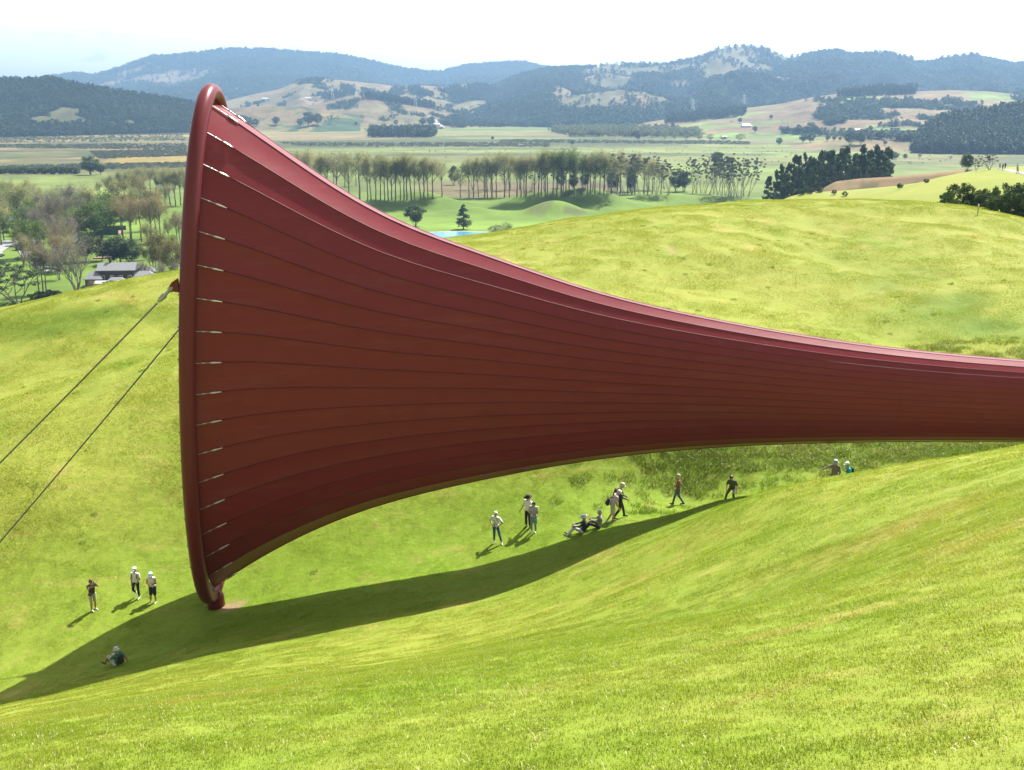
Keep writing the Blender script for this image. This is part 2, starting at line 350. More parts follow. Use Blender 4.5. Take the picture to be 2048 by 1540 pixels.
def fpoint(x, th, off=0.0):
    """point on the funnel skin: x metres from the hoop, angle th (0 = far side, 90 = top), off = metres outwards"""
    b = cubic(x, _st, _b); a = sec_a(x); zc = cubic(x, _st, _zc)
    cy_, sz_ = np.cos(th), np.sin(th)
    nx, nz = cy_ / a, sz_ / b; nl = np.hypot(nx, nz); nx, nz = nx / nl, nz / nl
    dy = a * cy_ + off * nx; dz = b * sz_ + off * nz
    return np.stack([FX0 + x + dz * math.sin(TILT) + 0 * dy, FY0 + dy, zc + dz * math.cos(TILT)], -1)
def weather_fabric(m):
    N, L = m.node_tree.nodes, m.node_tree.links; p = N['Principled BSDF']; geo = N.new('ShaderNodeNewGeometry'); P = geo.outputs['Position']
    src = p.inputs['Base Color'].links[0].from_socket
    c = mixc(N, L, ramp(N, L, noise(N, L, P, 1.6, 6, 0.7, mapscale=(0.12, 0.5, 1.4)), [(0.52, 0.0), (0.75, 0.22)]), src, (0.20, 0.09, 0.085))
    c = mixc(N, L, ramp(N, L, noise(N, L, P, 0.7, 5, 0.6, mapscale=(1.2, 0.6, 0.25)), [(0.55, 0.0), (0.75, 0.25)]), c, (0.095, 0.020, 0.025))
    L.new(c, p.inputs['Base Color'])
    b = N.new('ShaderNodeBump'); b.inputs['Strength'].default_value = 0.16; b.inputs['Distance'].default_value = 0.05
    L.new(noise(N, L, P, 0.9, 3, 0.5, mapscale=(0.35, 1.0, 1.6)), b.inputs['Height']); L.new(b.outputs['Normal'], p.inputs['Normal'])
weather_fabric(RED)
NG = 36
_t = np.linspace(0, 2 * np.pi, 4001); _e = np.stack([3.6 * np.cos(_t), 11.94 * np.sin(_t)], 1)
_al = np.concatenate([[0], np.cumsum(np.hypot(*np.diff(_e, axis=0).T))])
SEAM = np.interp(_al[-1] * (np.arange(NG + 1) + 0.5) / NG, _al, _t); SEAM[-1] = SEAM[0] + 2 * np.pi
funnel = empty('flared_fabric_funnel', (-14.9, 47.0, gz(-14.9, 47.0)))
tag(funnel, 'giant dark red flared fabric funnel stretched from a tall oval steel hoop', 'sculpture')
FINV = Matrix.Translation(-Vector(funnel.location))
def fobj(name, mb_or_me, mats=None, smooth=True, parent=funnel):
    me = mb_or_me.data(name, mats if isinstance(mats, (list, tuple)) else [mats], smooth) if isinstance(mb_or_me, MB) else mb_or_me
    me.transform(FINV) if parent is funnel else me.transform(FINV)
    o = obj(name, me, parent); return o
_xs = np.concatenate([np.linspace(0.10, 8, 24), np.linspace(8.6, 40, 34), np.linspace(42, 70, 9)])
for g in range(NG):
    a0, a1 = SEAM[g], SEAM[g + 1]
    w = np.linspace(0.0, 1.0, 9); V = []
    for j, wj in enumerate(w):
        th = a0 + (a1 - a0) * wj
        pa, pb = fpoint(_xs, a0 + 0 * _xs), fpoint(_xs, a1 + 0 * _xs); wid = np.linalg.norm(pa - pb, axis=1)
        sag = 0.030 * wid * 4 * wj * (1 - wj) * np.clip(_xs / 2.0, 0.25, 1) * (1 - 0.6 * np.clip(_xs / 40, 0, 1))
        # hold the chord between seam cables, pulled in a little more
        chord = pa * (1 - wj) + pb * wj; cur = fpoint(_xs, th + 0 * _xs)
        base = chord * 0.75 + cur * 0.25
        n_ = fpoint(_xs, th + 0 * _xs, 1.0) - cur
        V.append(base - n_ * sag[:, None])
    V = np.stack(V, 1).reshape(-1, 3)
    fobj('fabric_panel', mesh_data('fabric_panel', V, grid_faces(len(_xs), len(w)), [RED], smooth=True))
    mb = MB(); xs2 = np.concatenate([np.linspace(1.25, 8, 18), np.linspace(9, 40, 26), [46, 55, 70]])
    mb.tube(fpoint(xs2, a0 + 0 * xs2, 0.0), list(np.interp(xs2, [1, 12, 40, 70], [0.028, 0.022, 0.011, 0.011])), 6); fobj('seam_cable', mb, SEAMM)
    # tension fitting: thin rod from the hoop, then a bright tapered fork end on the seam
    mb = MB(); xr = np.linspace(-0.1, 1.05, 6); mb.tube(fpoint(xr.clip(0), a0 + 0 * xr, 0.05) + np.minimum(xr, 0)[:, None] * np.array([1, 0, 0]), 0.021, 6)
    rod = fobj('tension_rod', mb, mat('dull_steel', (0.34, 0.34, 0.35), rough=0.45, metal=0.8))
    mb = MB(); xr = np.linspace(0.78, 1.28, 6); mb.tube(fpoint(xr, a0 + 0 * xr, 0.055), [0.018, 0.042, 0.046, 0.036, 0.030, 0.022], 8)
    xr = np.linspace(0.45, 0.60, 3); mb.tube(fpoint(xr, a0 + 0 * xr, 0.05), 0.026, 6)
    fobj('fork_end', mb, STEEL, parent=rod)
# hoop
mb = MB(); n = 160; th = np.linspace(0, 2 * np.pi, n, endpoint=False); RT = 0.352
cy_, sz_ = 3.88 * np.cos(th), 12.2 * np.sin(th)
ring_c = np.stack([FX0 - 0.12 + sz_ * math.sin(TILT), FY0 + cy_, -11.80 + sz_ * math.cos(TILT)], -1)
tn = np.roll(ring_c, -1, 0) - np.roll(ring_c, 1, 0); tn /= np.linalg.norm(tn, axis=1)[:, None]
ax = np.array([math.cos(TILT), 0, -math.sin(TILT)]); rad = np.cross(tn, ax)
k = 24; ph = np.linspace(0, 2 * np.pi, k, endpoint=False)
V = ring_c[:, None] + RT * (np.cos(ph)[None, :, None] * ax + np.sin(ph)[None, :, None] * rad[:, None])
fa = grid_faces(n, k, True); last = np.stack([(n - 1) * k + np.arange(k), (n - 1) * k + (np.arange(k) + 1) % k, (np.arange(k) + 1) % k, np.arange(k)], -1)
hoop = fobj('hoop', mesh_data('hoop', V.reshape(-1, 3), np.concatenate([fa, last]), [REDM], smooth=True))
for g in range(NG):                                   # rod ends on the outer side of the hoop
    i = int(round(SEAM[g] % (2 * np.pi) / (2 * np.pi) * n)) % n
    c0 = ring_c[i] - ax * (RT - 0.03); mb = MB(); mb.tube([c0, c0 - ax * 0.05], 0.055, 8); mb.tube([c0 - ax * 0.05, c0 - ax * 0.09], 0.03, 8)
    fobj('rod_nut', mb, WIRE, parent=hoop, smooth=False)
# foot under the hoop
bx_ = ring_c[int(n * 0.75)]; gfoot = gz(bx_[0], bx_[1])
mb = MB(); mb.tube([(bx_[0] + 0.05, bx_[1], bx_[2] + 0.1), (bx_[0] + 0.12, bx_[1], gfoot + 0.5), (bx_[0] + 0.16, bx_[1], gfoot - 0.5)], [0.38, 0.42, 0.46], 20)
fobj('foot', mb, REDM)
# lugs for the stay cables, on the near and far side of the hoop
LUG = []
_pn = np.cross(ray(362, 642), ray(0, 1070)); _c = ring_c + np.array([-0.72, 0, -0.16]); _k = int(np.argmin(np.abs(_c[:n // 8] @ _pn)))
for s_, th_ in ((-1, math.pi - 0.36), (1, 2 * np.pi * _k / n)):
    i = int(round(th_ / (2 * np.pi) * n)); c0 = ring_c[i]
    p_ = Vector(c0) + Vector((-0.40, 0.0, -0.02)); mb = MB()
    for dy in (-0.07, 0.07):
        pr = [(-0.02, 0.30), (0.03, -0.30), (-0.34, -0.24), (-0.40, -0.06), (-0.26, 0.14)]
        vsx = [p_ + Vector((x, dy + e, z)) for e in (-0.025, 0.025) for x, z in pr]; m_ = len(pr)
        mb.add(vsx, [tuple(range(m_)), tuple(range(2 * m_ - 1, m_ - 1, -1))] + [(q, m_ + q, m_ + (q + 1) % m_, (q + 1) % m_) for q in range(m_)])
    fobj('cable_lug', mb, REDM, smooth=False); LUG.append(p_ + Vector((-0.32, 0, -0.14)))
# ------------------------------------------------------------------ stay cables
ANCH = [Vector((-47.0, 0, 0)), Vector((-47.0, 0, 0))]
CONC = mat('concrete', (0.36, 0.35, 0.33), rough=0.9, var=0.2, vscale=3, bump=0.2, bscale=30)
for i, (p0, uvs, lab) in enumerate([(LUG[0], ((352, 568), (0, 915)), 'nearer steel stay cable running from the hoop lug down to the left'),
                                    (LUG[1], ((362, 642), (0, 1070)), 'farther steel stay cable emerging from behind the hoop, lower in the picture')]):
    (u0, v0), (u1, v1) = uvs; slope = (v1 - v0) / (u1 - u0)
    # anchor: a spot on the ground to the left on the plane through the lug and the cable line
    if i == 0: n_ = np.cross(np.array(p0) / p0.y, ray(u1, v1))
    else: n_ = np.cross(ray(u0, v0), ray(u1, v1))
    Xs, Ys = np.meshgrid(np.arange(-50, -25, 0.5), np.arange(18, 75, 0.5)); Zs = near_z(Xs, Ys)
    dist = np.abs(Xs * n_[0] + Ys * n_[1] + Zs * n_[2]) / np.linalg.norm(n_)
    ok = dist + 0.004 * np.abs(Xs + 36); k = np.unravel_index(ok.argmin(), ok.shape); A = Vector((Xs[k], Ys[k], Zs[k]))
    root = empty('stay_cable', A); tag(root, lab, 'cable', 'stay cables of the hoop')
    T = Matrix.Translation(-A); d_ = (A - p0); L_ = d_.length; e = d_ / L_
    pts = [p0 + d_ * t - Vector((0, 0, 0.9 * 4 * t * (1 - t) * 0.25)) for t in np.linspace(0.03, 1, 24)]
    mb = MB(); mb.tube(pts, 0.037, 8); me = mb.data('wire_rope', [WIRE], True); me.transform(T); obj('wire_rope', me, root)
    mb = MB(); mb.tube([p0 - e * 0.1, p0 + e * 0.12, p0 + e * 0.15, p0 + e * 0.36, p0 + e * 0.40, p0 + e * 0.66, p0 + e * 0.8], [0.13, 0.13, 0.07, 0.07, 0.13, 0.10, 0.05], 12)
    mb.tube([p0 + Vector((0, -0.16, 0)), p0 + Vector((0, 0.16, 0))], 0.07, 10)
    me = mb.data('end_socket', [mat('galvanised', (0.34, 0.34, 0.31), rough=0.5, metal=0.7)], True); me.transform(T); obj('end_socket', me, root)
    mb = MB(); mb.box(A + Vector((-0.5, 0, -0.2)), (2.2, 1.6, 1.4)); me = mb.data('anchor_block', [CONC]); me.transform(T); obj('anchor_block', me, root)
# ------------------------------------------------------------------ valley floor, ponds, ridges
def vdist(v): return -VALLEY / math.tan(PITCH - math.atan((770 - v) / FPX))     # distance at which the flat valley shows at photo row v
LAND = []      # (verts, faces) of land sheets, for putting things on the ground
def land_mat(name):
    m = bpy.data.materials.new(name); m.use_nodes = True; N, L = m.node_tree.nodes, m.node_tree.links; p = N['Principled BSDF']
    p.inputs['Roughness'].default_value = 0.9; p.inputs['Specular IOR Level'].default_value = 0.1
    a = N.new('ShaderNodeAttribute'); a.attribute_name = 'land'; geo = N.new('ShaderNodeNewGeometry'); P = geo.outputs['Position']
    n1 = noise(N, L, P, 0.022, 6, 0.65); n2 = noise(N, L, P, 0.006, 5, 0.6, mapscale=(0.35, 1.0, 1.0))
    c = mixc(N, L, 1.0, a.outputs['Color'], ramp(N, L, n1, [(0.3, 0.62), (0.7, 1.30)]), 'MULTIPLY')
    c = mixc(N, L, 1.0, c, ramp(N, L, n2, [(0.35, 0.78), (0.65, 1.20)]), 'MULTIPLY')
    L.new(c, p.inputs['Base Color']); return m
LANDM = land_mat('land')
def set_col(me, col):
    c = np.ones((len(col), 4), np.float32); c[:, :3] = col
    me.attributes.new('land', 'FLOAT_COLOR', 'POINT').data.foreach_set('color', c.ravel())
LAWN_C, PAST, TAN, YEL, SCRUB, BROWN, DRYG, FOR = map(np.array, [(0.095, 0.150, 0.024), (0.110, 0.135, 0.038), (0.140, 0.102, 0.054), (0.22, 0.165, 0.042), (0.048, 0.060, 0.026), (0.17, 0.120, 0.068), (0.106, 0.098, 0.040), (0.030, 0.050, 0.022)])
def lerp(a, b, t): return a * (1 - t[:, None]) + b * t[:, None]
# mounds on the lawn: (u, v of top, v of foot, half width px)
MOUND = []
for u, vt, d, wpx, hgt, ratio in [(835, 396, 720, 150, 8.5, 0.40), (950, 409, 680, 80, 3.0, 0.45), (1060, 399, 720, 140, 6.0, 0.5), (1110, 398, 668, 115, 7.5, 0.36), (1175, 395, 725, 160, 9.5, 0.36), (740, 400, 700, 90, 5.0, .5), (1330, 403, 770, 150, 4.0, .4), (1460, 398, 760, 120, 3.0, .4)]:
    p = at(u, vt, d); MOUND.append((p[0], p[1], wpx / FPX * d * 0.62, hgt, ratio))
def valley_z(x, y):
    z = VALLEY + 1.4 * (fbm(x / 160, y / 160, 3, 9) - 0.5)
    for mx, my, wd, h, q in MOUND:
        r2 = ((x - mx) / wd) ** 2 + ((y - my) / (wd * (0.55 + q * 0.4))) ** 2
        z = z + 1.25 * h * np.exp(-r2 * 1.4)
    return z
az = np.linspace(R(-40), R(40), 760); dd = np.exp(np.linspace(math.log(230), math.log(7600), 450))
AZ, DD = np.meshgrid(az, dd); VX = DD * np.sin(AZ); VY = DD * np.cos(AZ); VZ = valley_z(VX, VY)
x, y, d = VX.ravel(), VY.ravel(), DD.ravel()
up = 1024 + FPX * np.tan(AZ.ravel()) / (CP + 72 / d * SP)     # rough photo column, only to know left from right in the valley
side = x / d
n1 = fbm(x / 230, y / 90, 5, 31); n2 = fbm(x / 420, y / 130, 4, 57); n3 = fbm(x / 60, y / 40, 4, 77)
col = np.tile(LAWN_C, (len(x), 1)).astype(float)
def D(v): return vdist(v)
col = lerp(col, PAST, smooth(D(405), D(370), d) * 0.8 * smooth(0.3, 0.6, n1 + 0.25))
dirt = smooth(D(398), D(392), d) * (1 - smooth(D(366), D(360), d)) * smooth(0.50, 0.60, n1) * smooth(-0.12, -0.06, side) * (1 - smooth(0.08, 0.12, side)); col = lerp(col, BROWN * 0.7, dirt * 0.8)
left = 1 - smooth(-0.30, -0.22, side)
wet = smooth(D(343), D(333), d)
colL = lerp(np.tile(SCRUB, (len(x), 1)).astype(float), TAN, smooth(0.47, 0.55, n2)); colL = lerp(colL, DRYG, smooth(0.52, 0.60, n1) * 0.8); colL = lerp(colL, YEL, smooth(0.66, 0.70, n2) * 0.8)
colL = lerp(colL, SCRUB, smooth(0.54, 0.62, n3) * 0.6)
colR = lerp(np.tile(PAST, (len(x), 1)).astype(float), DRYG, smooth(0.42, 0.60, n2) * 0.8); colR = lerp(colR, SCRUB * 1.1, smooth(0.54, 0.62, n1) * 0.75)
colR = lerp(colR, TAN, smooth(D(288), D(272), d) * smooth(0.40, 0.55, n2) * 0.9 * (1 - smooth(0.12, 0.25, side)))
colR = lerp(colR, SCRUB, smooth(D(297), D(291), d) * (1 - smooth(D(281), D(277), d)) * (1 - smooth(0.05, 0.2, side)) * 0.8)
colF = lerp(colR, colL, left)
wet2 = wet * left + smooth(D(335), D(310), d) * (1 - left)
col = lerp(col, colF, wet2)
col = lerp(col, YEL * 0.9, smooth(D(325), D(321), d) * (1 - smooth(D(309), D(306), d)) * smooth(-0.37, -0.345, side) * (1 - smooth(-0.19, -0.165, side)) * 0.85)
for mx, my, wd, h, q in MOUND[3:4]:
    r2 = ((x - mx) / wd) ** 2 + ((y - my + 8) / (wd * 0.5)) ** 2
    col = lerp(col, np.array((0.085, 0.10, 0.035)), (1 - smooth(0.5, 1.1, r2)) * smooth(0.38, 0.55, fbm(x / 6, y / 6, 3, 4)) * 0.9)
V = np.stack([VX, VY, VZ], -1).reshape(-1, 3); F_ = grid_faces(*VX.shape)
me = mesh_data('valley_floor', V, F_, [LANDM], smooth=True); set_col(me, col); tag(obj('valley_floor', me), kind='structure'); LAND.append((V, F_))

def ridge(name, pts, zfoot=VALLEY - 3, power=1.0, spur=0.25, sx=300.0, seed=0, colf=None, back=0.35, rows=70, step=5.0, peakround=0.0):
    """a range of hills: crest through photo points (u, v, crest distance, foot distance)"""
    pts = np.array(pts, float); us = np.arange(pts[0, 0], pts[-1, 0] + 1, step)
    vv = np.interp(us, pts[:, 0], pts[:, 1]); k = np.array([1, 2, 3, 2, 1.]) / 9; vv = np.convolve(np.pad(vv, 2, 'edge'), k, 'valid')
    Dc = np.interp(us, pts[:, 0], pts[:, 2]); Df = np.interp(us, pts[:, 0], pts[:, 3])
    t = np.concatenate([np.linspace(0, 1, rows), 1 + np.linspace(0, 1, 15)[1:] * back])
    crest = np.array([at(u, v, d_) for u, v, d_ in zip(us, vv, Dc)]); foot = crest.copy()
    foot[:, :2] = crest[:, :2] * (Df / Dc)[:, None]
    T = t[:, None]; X = foot[None, :, 0] + (crest - foot)[None, :, 0] * T; Y = foot[None, :, 1] + (crest - foot)[None, :, 1] * T
    H = (crest[:, 2] - zfoot)[None]
    prof = np.where(T <= 1, np.clip(T, 0, 1) ** power * (1 - 0.18 * np.sin(np.pi * np.clip(T, 0, 1))), np.clip(1 - ((T - 1) / back) ** 1.4, -0.2, 1))
    rid = 1 - np.abs(2 * fbm(X / sx, Y / (sx * 1.8), 5, seed) - 1)             # spurs and gullies
    rid2 = fbm(X / (sx * 0.33), Y / (sx * 0.5), 4, seed + 9) - 0.5
    amp = np.where(T <= 1, np.sin(np.pi * np.clip(T, 0, 1)) ** 0.8, 0)
    Z = zfoot + H * (prof + amp * (spur * (rid - 0.72) + 0.10 * rid2))
    V = np.stack([X, Y, Z], -1).reshape(-1, 3); F_ = grid_faces(*X.shape)
    me = mesh_data(name, V, F_, [LANDM], smooth=True)
    mask = np.zeros(len(V))
    if colf is not None:
        c, mask = colf(X.ravel(), Y.ravel(), np.broadcast_to(T, X.shape).ravel(), np.broadcast_to(us[None], X.shape).ravel(), rid.ravel()); set_col(me, c)
    tag(obj(name, me), kind='structure'); LAND.append((V, F_))
    return dict(V=V, F=F_, mask=mask, shape=X.shape)
def full(c, n): return np.tile(np.array(c, float), (n, 1))
def colA(x, y, t, u, rid):
    f = np.ones(len(x)); brown = smooth(0.54, 0.60, fbm(x / 420, y / 300, 6, 3, 0.68)) * (1 - smooth(380, 480, u)) * smooth(0.25, 0.4, t) * (1 - smooth(.97, 1.0, t))
    brown = np.maximum(brown, (1 - smooth(0.10, 0.16, t)) * smooth(0.4, 0.5, fbm(x / 300, y / 300, 3, 8)))
    c = lerp(full(FOR, len(x)), TAN * 0.75, brown); return c, np.maximum(1 - brown, 0.15)
def colB(x, y, t, u, rid):
    n = fbm(x / 300, y / 300, 6, 13, 0.68)
    grass = smooth(0.50, 0.58, n + 0.12 * (rid - 0.6)) * smooth(1130, 1200, u) * (1 - smooth(1560, 1640, u)) * smooth(0.40, 0.58, t)
    grass = np.maximum(grass, smooth(0.60, 0.66, n) * smooth(1500, 1600, u) * smooth(0.5, 0.7, t) * 0.55)
    spurg = smooth(0.80, 0.90, rid) * smooth(1080, 1130, u) * (1 - smooth(1320, 1380, u)) * smooth(0.12, 0.2, t) * (1 - smooth(0.5, 0.6, t))
    grass = np.maximum(grass, spurg); pk = np.exp(-((u - 1455) / 75.0) ** 2) * smooth(0.55, 0.75, t); grass = np.maximum(grass, smooth(0.40, 0.62, n + 0.25 * (rid - 0.6) + 0.12) * pk)
    c = lerp(full(FOR, len(x)), DRYG * 0.72, grass); c = lerp(c, TAN * 0.8, grass * smooth(0.45, 0.6, fbm(x / 120, y / 120, 3, 2)) * 0.8)
    return c, np.maximum(1 - smooth(0.05, 0.95, grass + 0.5 * (fbm(x / 40, y / 40, 3, 90) - 0.5)), 0.30 * smooth(0.5, 0.6, fbm(x / 70, y / 70, 3, 95)))
def colC(x, y, t, u, rid):
    n = fbm(x / 150, y / 150, 5, 23, 0.65); gully = (1 - smooth(0.62, 0.80, rid)) * smooth(0.43, 0.50, n)
    c = lerp(full(TAN * 0.85, len(x)), DRYG, smooth(0.45, 0.6, fbm(x / 300, y / 200, 4, 5)) * 0.6); c = lerp(c, FOR, gully); return c, gully
def colD(x, y, t, u, rid):
    g = smooth(0.60, 0.66, fbm(x / 110, y / 60, 4, 43)) * smooth(0.1, 0.25, t) * (1 - smooth(0.5, .7, t)); c = lerp(full(FOR * 0.9, len(x)), DRYG * 0.8, g * 0.7); return c, 1 - g
def colE(x, y, t, u, rid):
    n = fbm(x / 130, y / 130, 4, 61); g = smooth(0.40, 0.58, fbm(x / 260, y / 160, 4, 66))
    c = lerp(full(TAN * 0.95, len(x)), PAST * 1.05, g); c = lerp(c, np.array((0.12, 0.20, 0.045)), smooth(0.62, 0.68, fbm(x / 140, y / 90, 3, 68)) * 0.9)
    f = smooth(0.60, 0.66, n) * smooth(1600, 1680, u) ; return lerp(c, FOR, f), f
def colF_(x, y, t, u, rid): return full(FOR, len(x)), np.ones(len(x))
def colG(x, y, t, u, rid): return lerp(full(TAN, len(x)), DRYG, smooth(0.4, 0.6, fbm(x / 60, y / 60, 3, 71))), np.zeros(len(x))
RA = ridge('far_range', [(-300, 170, 6500, 4300), (-100, 180, 6500, 4300), (60, 162, 6500, 4300), (100, 155, 6500, 4300), (150, 149, 6500, 4300), (190, 153, 6500, 4300), (240, 138, 6500, 4300), (300, 115, 6500, 4300), (345, 113, 6500, 4300), (400, 106, 6500, 4300), (450, 100, 6500, 4300), (520, 99, 6500, 4300), (560, 103, 6500, 4300), (620, 107, 6500, 4300), (680, 112, 6500, 4300), (740, 124, 6500, 4300), (800, 138, 6500, 4300), (860, 146, 6500, 4300), (885, 146, 6500, 4300), (930, 132, 6600, 4300), (980, 129, 6600, 4300), (1040, 125, 6600, 4400), (1090, 136, 6600, 4400), (1150, 150, 6600, 4400), (1300, 175, 6600, 4500)], spur=0.42, sx=620, seed=101, colf=colA)
RB = ridge('forest_range', [(930, 212, 4300, 3000), (980, 178, 4400, 2950), (1040, 152, 4500, 2900), (1100, 138, 4500, 2800), (1180, 136, 4500, 2750), (1240, 129, 4500, 2700), (1330, 131, 4500, 2700), (1380, 121, 4500, 2700), (1400, 114, 4500, 2700), (1440, 97, 4500, 2700), (1480, 93, 4500, 2700), (1530, 98, 4500, 2700), (1560, 111, 4500, 2700), (1572, 116, 4500, 2700), (1600, 112, 4500, 2700), (1650, 103, 4500, 2700), (1680, 104, 4500, 2700), (1700, 111, 4500, 2700), (1740, 110, 4500, 2700), (1800, 117, 4500, 2700), (1830, 128, 4500, 2700), (1870, 126, 4500, 2700), (1950, 116, 4500, 2700), (1990, 122, 4500, 2700), (2030, 131, 4500, 2700), (2048, 128, 4500, 2700), (2150, 115, 4500, 2700), (2350, 130, 4500, 2700)], spur=0.62, sx=430, seed=205, colf=colB)
RC = ridge('dry_foothills', [(380, 235, 4000, 3300), (440, 205, 4000, 3200), (500, 190, 4000, 3200), (560, 178, 4000, 3200), (600, 160, 4000, 3200), (640, 157, 4000, 3200), (700, 162, 4000, 3200), (760, 168, 4000, 3200), (800, 174, 4000, 3200), (850, 171, 4000, 3200), (900, 174, 4000, 3200), (940, 166, 4000, 3200), (980, 172, 4000, 3200), (1010, 185, 4000, 3200), (1050, 205, 4000, 3200)], spur=0.5, sx=200, seed=307, colf=colC)
RC2 = ridge('dry_hill', [(560, 228, 3150, 2750), (620, 211, 3150, 2700), (700, 194, 3150, 2600), (740, 190, 3150, 2600), (800, 198, 3150, 2600), (860, 212, 3150, 2600), (930, 230, 3150, 2750)], spur=0.25, sx=160, seed=311, colf=colC)
RC3 = ridge('low_dry_hill', [(380, 228, 2700, 2400), (470, 216, 2700, 2400), (560, 212, 2700, 2400), (640, 218, 2700, 2400), (720, 230, 2700, 2450)], spur=0.2, sx=140, seed=313, colf=colC)
RD = ridge('dark_forest_hill', [(-300, 150, 2500, 2050), (-150, 158, 2500, 2050), (0, 163, 2500, 2050), (60, 164, 2500, 2080), (100, 160, 2500, 2100), (150, 171, 2500, 2150), (200, 180, 2500, 2200), (260, 190, 2550, 2250), (320, 199, 2600, 2300), (380, 208, 2600, 2350), (420, 219, 2600, 2380), (480, 240, 2600, 2450), (530, 254, 2600, 2500)], spur=0.30, sx=190, seed=401, colf=colD)
RE = ridge('farmed_hills', [(1240, 262, 2700, 2250), (1290, 245, 2700, 2200), (1400, 228, 2700, 2050), (1500, 215, 2700, 1950), (1560, 208, 2700, 1900), (1620, 195, 2700, 1850), (1680, 187, 2700, 1800), (1750, 184, 2700, 1750), (1830, 183, 2700, 1700), (1900, 180, 2700, 1700), (1980, 183, 2700, 1700), (2048, 190, 2700, 1700), (2300, 195, 2700, 1700)], spur=0.26, sx=190, seed=507, colf=colE)
RF = ridge('dark_pine_hill', [(1825, 292, 1600, 1450), (1842, 272, 1620, 1430), (1880, 248, 1650, 1410), (1940, 236, 1700, 1400), (2048, 222, 1700, 1400), (2300, 225, 1700, 1400)], spur=0.1, sx=120, seed=601, colf=colF_)
RG = ridge('low_brown_ridge', [(1560, 296, 1650, 1480), (1640, 284, 1640, 1460), (1720, 272, 1620, 1450), (1780, 279, 1600, 1450), (1850, 272, 1580, 1420), (1920, 280, 1550, 1400), (2048, 290, 1500, 1380), (2200, 292, 1500, 1380)], spur=0.15, sx=80, seed=607, colf=colG, rows=30)
# bare brown earthworks beyond the second green hill
RH = ridge('brown_field', [(1600, 394, 500, 440), (1640, 380, 500, 435), (1670, 363, 500, 425), (1720, 357, 500, 420), (1790, 353, 490, 415), (1850, 347, 480, 410), (1910, 341, 470, 400), (1960, 338, 460, 400), (2060, 338, 460, 400)], zfoot=-66, spur=0.1, sx=30, seed=701, colf=lambda x, y, t, u, r: (lerp(full(BROWN * 1.1, len(x)), DRYG * 0.9, smooth(0.5, 0.6, fbm(x / 14, y / 9, 4, 7)) * 0.8), np.zeros(len(x))), rows=30, step=4)
from mathutils.bvhtree import BVHTree
_nv = np.stack([GX, GY, GZ], -1).reshape(-1, 3); LAND.append((_nv, grid_faces(*GX.shape)))
_off = 0; _V = []; _F = []
for v_, f_ in LAND: _V.append(v_); _F.append(f_ + _off); _off += len(v_)
BVH = BVHTree.FromPolygons(np.concatenate(_V).tolist(), np.concatenate(_F).tolist())
def ground(u, v, start=210.0):
    r = Vector(ray(u, v)).normalized(); h = BVH.ray_cast(r * start, r); return h[0]
def drop(x, y):
    h = BVH.ray_cast(Vector((x, y, 900)), Vector((0, 0, -1))); return h[0]
# ponds
def water_mat():
    m = bpy.data.materials.new('pond_water'); m.use_nodes = True; N, L = m.node_tree.nodes, m.node_tree.links; p = N['Principled BSDF']
    p.inputs['Base Color'].default_value = (0.06, 0.20, 0.30, 1); p.inputs['Roughness'].default_value = 0.2; p.inputs['IOR'].default_value = 1.33
    geo = N.new('ShaderNodeNewGeometry'); b = N.new('ShaderNodeBump'); b.inputs['Strength'].default_value = 0.25; b.inputs['Distance'].default_value = 0.2
    L.new(noise(N, L, geo.outputs['Position'], 0.8, 3), b.inputs['Height']); L.new(b.outputs['Normal'], p.inputs['Normal']); return m
WATER = water_mat(); BANK = mat('pond_bank', (0.26, 0.23, 0.16), rough=0.9, var=0.3, vscale=0.5)
def pond(u, v, rx, ry, seed):
    c = at_z(u, v, VALLEY); th = np.linspace(0, 2 * np.pi, 64, endpoint=False)
    rr = 1 + 0.25 * (fbm(np.cos(th) * 1.3 + seed, np.sin(th) * 1.3, 3, seed) - 0.5) * 2
    zt = max(drop(c[0] + rx * a, c[1] + ry * b).z for a in (-.8, 0, .8) for b in (-.8, 0, .8)) + 0.25
    for nm, k, dz, m_ in (('pond_bank', 1.10, 0.0, BANK), ('pond', 1.0, 0.05, WATER)):
        V = np.stack([c[0] + rx * k * rr * np.cos(th), c[1] + ry * k * rr * np.sin(th), np.full(64, zt + dz)], -1)
        if nm == 'pond_bank':      # a low bank that runs down into the lawn
            V2 = np.stack([c[0] + rx * 1.25 * rr * np.cos(th), c[1] + ry * 1.25 * rr * np.sin(th), np.full(64, zt - 1.6)], -1)
            me = mesh_data(nm, np.concatenate([V, V2]), [tuple(range(64))] + [(i, (i + 1) % 64, 64 + (i + 1) % 64, 64 + i) for i in range(64)], [m_])
        else: me = mesh_data(nm, V, [tuple(range(64))], [m_])
        tag(obj(nm, me), kind='structure')
pond(920, 475, 36, 22, 3); pond(2, 437, 22, 14, 8)
